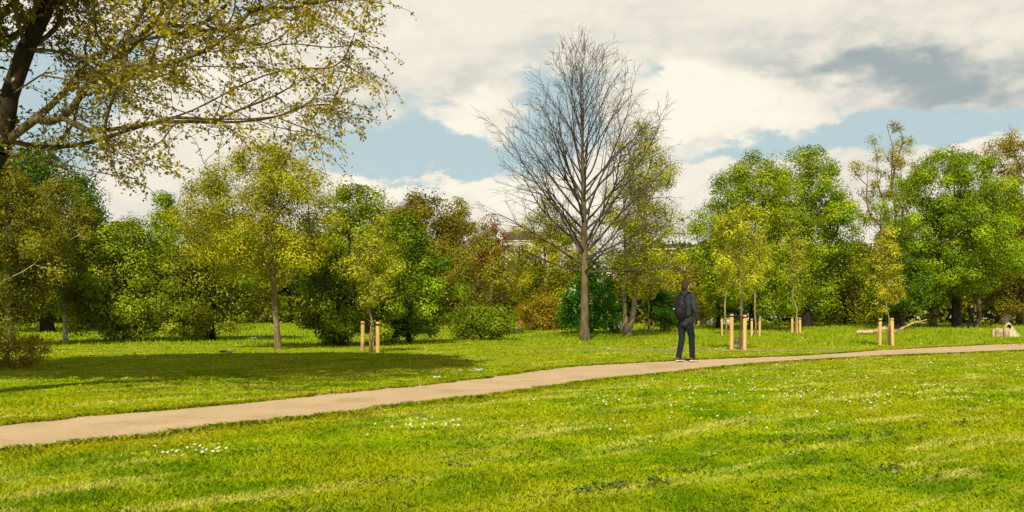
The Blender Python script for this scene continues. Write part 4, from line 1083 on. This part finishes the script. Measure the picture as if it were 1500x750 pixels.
def small_person(label, x, y, rot, top, legs, sitting=False, hairm=HAIR, h=1.7):
    root = thing('person', label, 'person', (x, y, tz(x, y)), rot)
    k = h / 1.75
    if not sitting:
        LA, RA, LK, RK = (-.1, -.16, .08), (.1, .16, .08), (-.09, -.03, .48), (.09, .1, .48); hip = .88; dz = 0
    else:
        LA, RA, LK, RK = (-.12, .62, .06), (.12, .66, .06), (-.12, .36, .36), (.12, .38, .34); hip = .12; dz = -.76
    def S(c): return [(p[0] * k, p[1] * k, p[2] * k, p[3] * k, p[4] * k) for p in c]
    sh = 1.42 + dz
    arms = []
    for s in (-1, 1):
        arms.append([(s * .18, 0, sh, .05, .05), (s * .24, .0 if not sitting else .05, sh - .27, .04, .04), (s * .22, .12 if not sitting else .25, sh - .46, .028, .028)])
    body = chain(S([(0, 0, hip, .14, .1), (0, 0, hip + .2, .13, .09), (0, 0, sh, .15, .1), (0, .01, sh + .14, .05, .05)]), 14)
    body += [ell((0, .02 * k, (sh + .25) * k), (.075 * k, .09 * k, .11 * k))]
    for a in arms:
        body += chain(S(a), 10); w = np.array(a[2][:3])
        body += [(V * k, Q) for V, Q in hand(w, (0, .3, -.9), 1 if w[0] > 0 else -1)]
    for hp, K, A_ in (((-.08, 0, hip), LK, LA), ((.08, 0, hip), RK, RA)):
        body += chain(S([(*hp, .08, .08), (*K, .052, .052), (*A_, .035, .035)]), 10) + chain(S([(*A_, .035, .035), (A_[0], A_[1] + .15, max(A_[2] - .04, .035), .035, .025)]), 10)
    add_obj('body', fuse('person_body', body, SKIN, .012, 3), root)
    tp = chain(S([(0, 0, hip + .02, .165, .12), (0, 0, hip + .2, .15, .11), (0, 0, sh, .175, .12), (0, 0, sh + .06, .09, .07)]), 14)
    for a in arms: tp += chain(S([(p[0], p[1], p[2], p[3] + .015, p[4] + .015) for p in a]), 10)
    add_obj('top', fuse('person_top', tp, top, .014, 3), root)
    tr = chain(S([(0, 0, hip + .06, .15, .11), (0, 0, hip - .03, .155, .115)]), 14)
    for hp, K, A_ in (((-.085, 0, hip - .02), LK, LA), ((.085, 0, hip - .02), RK, RA)): tr += chain(S([(*hp, .095, .095), (*K, .068, .068), (*A_, .052, .052)]), 10)
    add_obj('trousers', fuse('person_trousers', tr, legs, .014, 3), root)
    add_obj('hair', fuse('person_hair', [ell((0, 0, (sh + .285) * k), (.085 * k, .095 * k, .095 * k))], hairm, .012, 2), root)
small_person('distant person in black walking beside the forked black trunk', X(1423, 61), 61, R(-70), BLACK, BLACK)
small_person('tiny figure in white top sitting at the wood edge behind the bare tree', X(905, 52.5), 52.5, R(150), WHITE_C, BLACK, True)
small_person('tiny figure in black sitting left of the white topped one', X(896, 52.8), 52.8, R(-150), BLACK, BLACK, True)
small_person('tiny figure in orange top and pale blue jeans sitting near the rust shrub', X(761, 54), 54, R(170), ORANGE_C, BLUE_C, True)

# ------------------------------------------------------------------ camera, sun, sky
cam = bpy.data.cameras.new('camera'); co = bpy.data.objects.new('camera', cam); COL.objects.link(co)
co.location = (0, 0, EYE); co.rotation_euler = (R(90), 0, 0)
cam.sensor_width = 36; cam.sensor_fit = 'HORIZONTAL'; cam.lens = 36 * F
cam.shift_y = (HOR - 375) / 1500.0
cam.clip_start = .05; cam.clip_end = 6000
sc.camera = co

SUN_AZ, SUN_EL = math.atan2(-.15, -.99), R(40)       # where the sun stands: behind the viewer, a little left
sdir = Vector((math.sin(SUN_AZ) * math.cos(SUN_EL), math.cos(SUN_AZ) * math.cos(SUN_EL), math.sin(SUN_EL)))
sun = bpy.data.lights.new('sun', 'SUN'); sun.energy = 5.0; sun.angle = R(.5); sun.color = (1, .92, .70)
so = bpy.data.objects.new('sun', sun); COL.objects.link(so)
so.rotation_euler = sdir.to_track_quat('Z', 'Y').to_euler(); so.location = (0, -10, 30)

w = bpy.data.worlds.new('World'); sc.world = w; w.use_nodes = True
nt = w.node_tree; nt.nodes.clear()
sky = nt.nodes.new('ShaderNodeTexSky'); sky.sky_type = 'NISHITA'; sky.sun_disc = False
sky.sun_elevation = SUN_EL; sky.sun_rotation = SUN_AZ; sky.dust_density = 1.5; sky.air_density = 1.0
skyb = nt.nodes.new('ShaderNodeBackground'); skyb.inputs[1].default_value = .06
nt.links.new(mixc(nt, 1.0, sky.outputs[0], (1.15, 1.05, .85), 'MULTIPLY'), skyb.inputs[0])
tc = nt.nodes.new('ShaderNodeTexCoord'); sp = nt.nodes.new('ShaderNodeSeparateXYZ'); nt.links.new(tc.outputs['Generated'], sp.inputs[0])
az = mth(nt, 'ARCTAN2', sp.outputs[0], sp.outputs[1]); el = mth(nt, 'ARCSINE', sp.outputs[2])
cb = nt.nodes.new('ShaderNodeCombineXYZ'); nt.links.new(az, cb.inputs[0]); nt.links.new(mth(nt, 'MULTIPLY', el, 2.0), cb.inputs[1])
n1 = noise(nt, cb.outputs[0], 5.5, 7, .58, .15)
n2 = noise(nt, cb.outputs[0], 13, 6, .6, .2)
def n_off(scale, off, det=5, rough=.6):
    mp = nt.nodes.new('ShaderNodeMapping'); mp.inputs['Location'].default_value = off; nt.links.new(cb.outputs[0], mp.inputs[0])
    return noise(nt, mp.outputs[0], scale, det, rough)
waz = mth(nt, 'ADD', az, mth(nt, 'MULTIPLY', mth(nt, 'SUBTRACT', mth(nt, 'ADD', n_off(9, (3, 1, 0)), mth(nt, 'MULTIPLY', n_off(26, (1, 9, 4)), .35)), .675), .14))
wel = mth(nt, 'ADD', el, mth(nt, 'MULTIPLY', mth(nt, 'SUBTRACT', mth(nt, 'ADD', n_off(9, (7, 5, 2)), mth(nt, 'MULTIPLY', n_off(26, (5, 2, 8)), .35)), .675), .08))
def blob(px, py, sx, sy, amp):
    a0 = math.atan((px - 750) / 1300); e0 = math.atan((HOR - py) / 1300 * math.cos(a0))
    u = mth(nt, 'DIVIDE', mth(nt, 'SUBTRACT', waz, a0), sx / 1300); v = mth(nt, 'DIVIDE', mth(nt, 'SUBTRACT', wel, e0), sy / 1300)
    q = mth(nt, 'ADD', mth(nt, 'MULTIPLY', u, u), mth(nt, 'MULTIPLY', v, v))
    return mth(nt, 'MULTIPLY', mth(nt, 'EXPONENT', mth(nt, 'MULTIPLY', q, -1.0)), amp)
def field(lst):
    s = None
    for b in lst:
        q = blob(*b); s = q if s is None else mth(nt, 'ADD', s, q)
    return s
blue = field([(580, 225, 150, 44, 1.35), (625, 150, 45, 40, .55), (815, 190, 80, 90, 1.2), (700, 215, 60, 30, .5), (690, 250, 60, 30, .5), (945, 112, 44, 36, .95), (1190, 194, 190, 26, 1.2), (1400, 195, 120, 22, .9), (1040, 225, 90, 16, .5), (110, 140, 100, 60, .9), (190, 60, 60, 40, .7), (400, 15, 80, 24, .7), (60, 200, 60, 40, .5), (-300, 150, 200, 80, .9), (1900, 200, 200, 80, .9)])
white = field([(700, 175, 60, 42, .75), (1060, 160, 120, 50, 1.0), (990, 120, 40, 40, .7), (560, 275, 130, 20, .8), (800, 285, 120, 38, .7), (1010, 275, 70, 30, .55), (1400, 212, 50, 14, .5), (330, 130, 90, 60, .5), (620, 40, 120, 40, .3)])
grey = field([(1290, 105, 170, 26, 1.2), (1430, 140, 110, 26, 1.15), (1100, 95, 60, 14, .4), (660, 130, 120, 50, .4), (1010, 205, 70, 6, .6), (900, 70, 100, 30, .35), (560, 180, 60, 20, .35), (720, 215, 60, 16, .4), (1250, 40, 200, 40, .3)])
low = mapr(nt, el, R(20), R(34), 0, 1)
nb = mth(nt, 'MULTIPLY', mth(nt, 'SUBTRACT', n1, .5), 1.3)
bl = mth(nt, 'ADD', mth(nt, 'SUBTRACT', blue, mth(nt, 'MULTIPLY', white, .9)), mth(nt, 'MULTIPLY', nb, 1.0))
bl = mth(nt, 'ADD', bl, mth(nt, 'MULTIPLY', mth(nt, 'SUBTRACT', n2, .5), 1.1))
bl = mth(nt, 'ADD', bl, mth(nt, 'MULTIPLY', low, .75))
bmask = mapr(nt, bl, .22, .78)
g = mth(nt, 'ADD', mth(nt, 'SUBTRACT', grey, mth(nt, 'MULTIPLY', white, .6)), mth(nt, 'MULTIPLY', mth(nt, 'SUBTRACT', n2, .5), 2.0))
g = mth(nt, 'ADD', g, mth(nt, 'MULTIPLY', low, .8))
ccol = mixc(nt, mapr(nt, g, -.1, 1.15), (.91, .85, .73), (.37, .43, .44))
wm = mapr(nt, mth(nt, 'ADD', white, mth(nt, 'MULTIPLY', mth(nt, 'SUBTRACT', n2, .5), 1.9)), .2, .8)
ccol = mixc(nt, wm, ccol, (1.0, .95, .80))
bcol = mixc(nt, .72, sky.outputs[0], (.50, .66, .66))
ccol = mixc(nt, mapr(nt, n_off(7, (11, 3, 5), 6, .62), .3, .52, .55, 0), ccol, (.70, .69, .63))
skyc = nt.nodes.new('ShaderNodeBackground'); nt.links.new(ccol, skyc.inputs[0]); skyc.inputs[1].default_value = 1.0
haze = nt.nodes.new('ShaderNodeBackground'); haze.inputs[0].default_value = (.60, .76, .79, 1); haze.inputs[1].default_value = .95
# thin haze whitens the blue near the horizon
hz = nt.nodes.new('ShaderNodeMixShader'); nt.links.new(mapr(nt, el, R(19), R(36), .8, .0), hz.inputs[0]); nt.links.new(skyb.outputs[0], hz.inputs[1]); nt.links.new(haze.outputs[0], hz.inputs[2])
mx = nt.nodes.new('ShaderNodeMixShader'); nt.links.new(bmask, mx.inputs[0]); nt.links.new(skyc.outputs[0], mx.inputs[1]); nt.links.new(hz.outputs[0], mx.inputs[2])
# below the horizon the world is plain dull green
gm = nt.nodes.new('ShaderNodeMixShader'); nt.links.new(mapr(nt, sp.outputs[2], -.02, .0, 0, 1), gm.inputs[0])
gr = nt.nodes.new('ShaderNodeBackground'); gr.inputs[0].default_value = (.1, .12, .03, 1)
nt.links.new(gr.outputs[0], gm.inputs[1]); nt.links.new(mx.outputs[0], gm.inputs[2])
out = nt.nodes.new('ShaderNodeOutputWorld'); nt.links.new(gm.outputs[0], out.inputs[0])

sc.view_settings.view_transform = 'Standard'; sc.view_settings.look = 'None'; sc.view_settings.exposure = 0; sc.view_settings.gamma = 1
sc.cycles.max_bounces = 6; sc.cycles.diffuse_bounces = 3; sc.cycles.transmission_bounces = 3; sc.cycles.glossy_bounces = 1
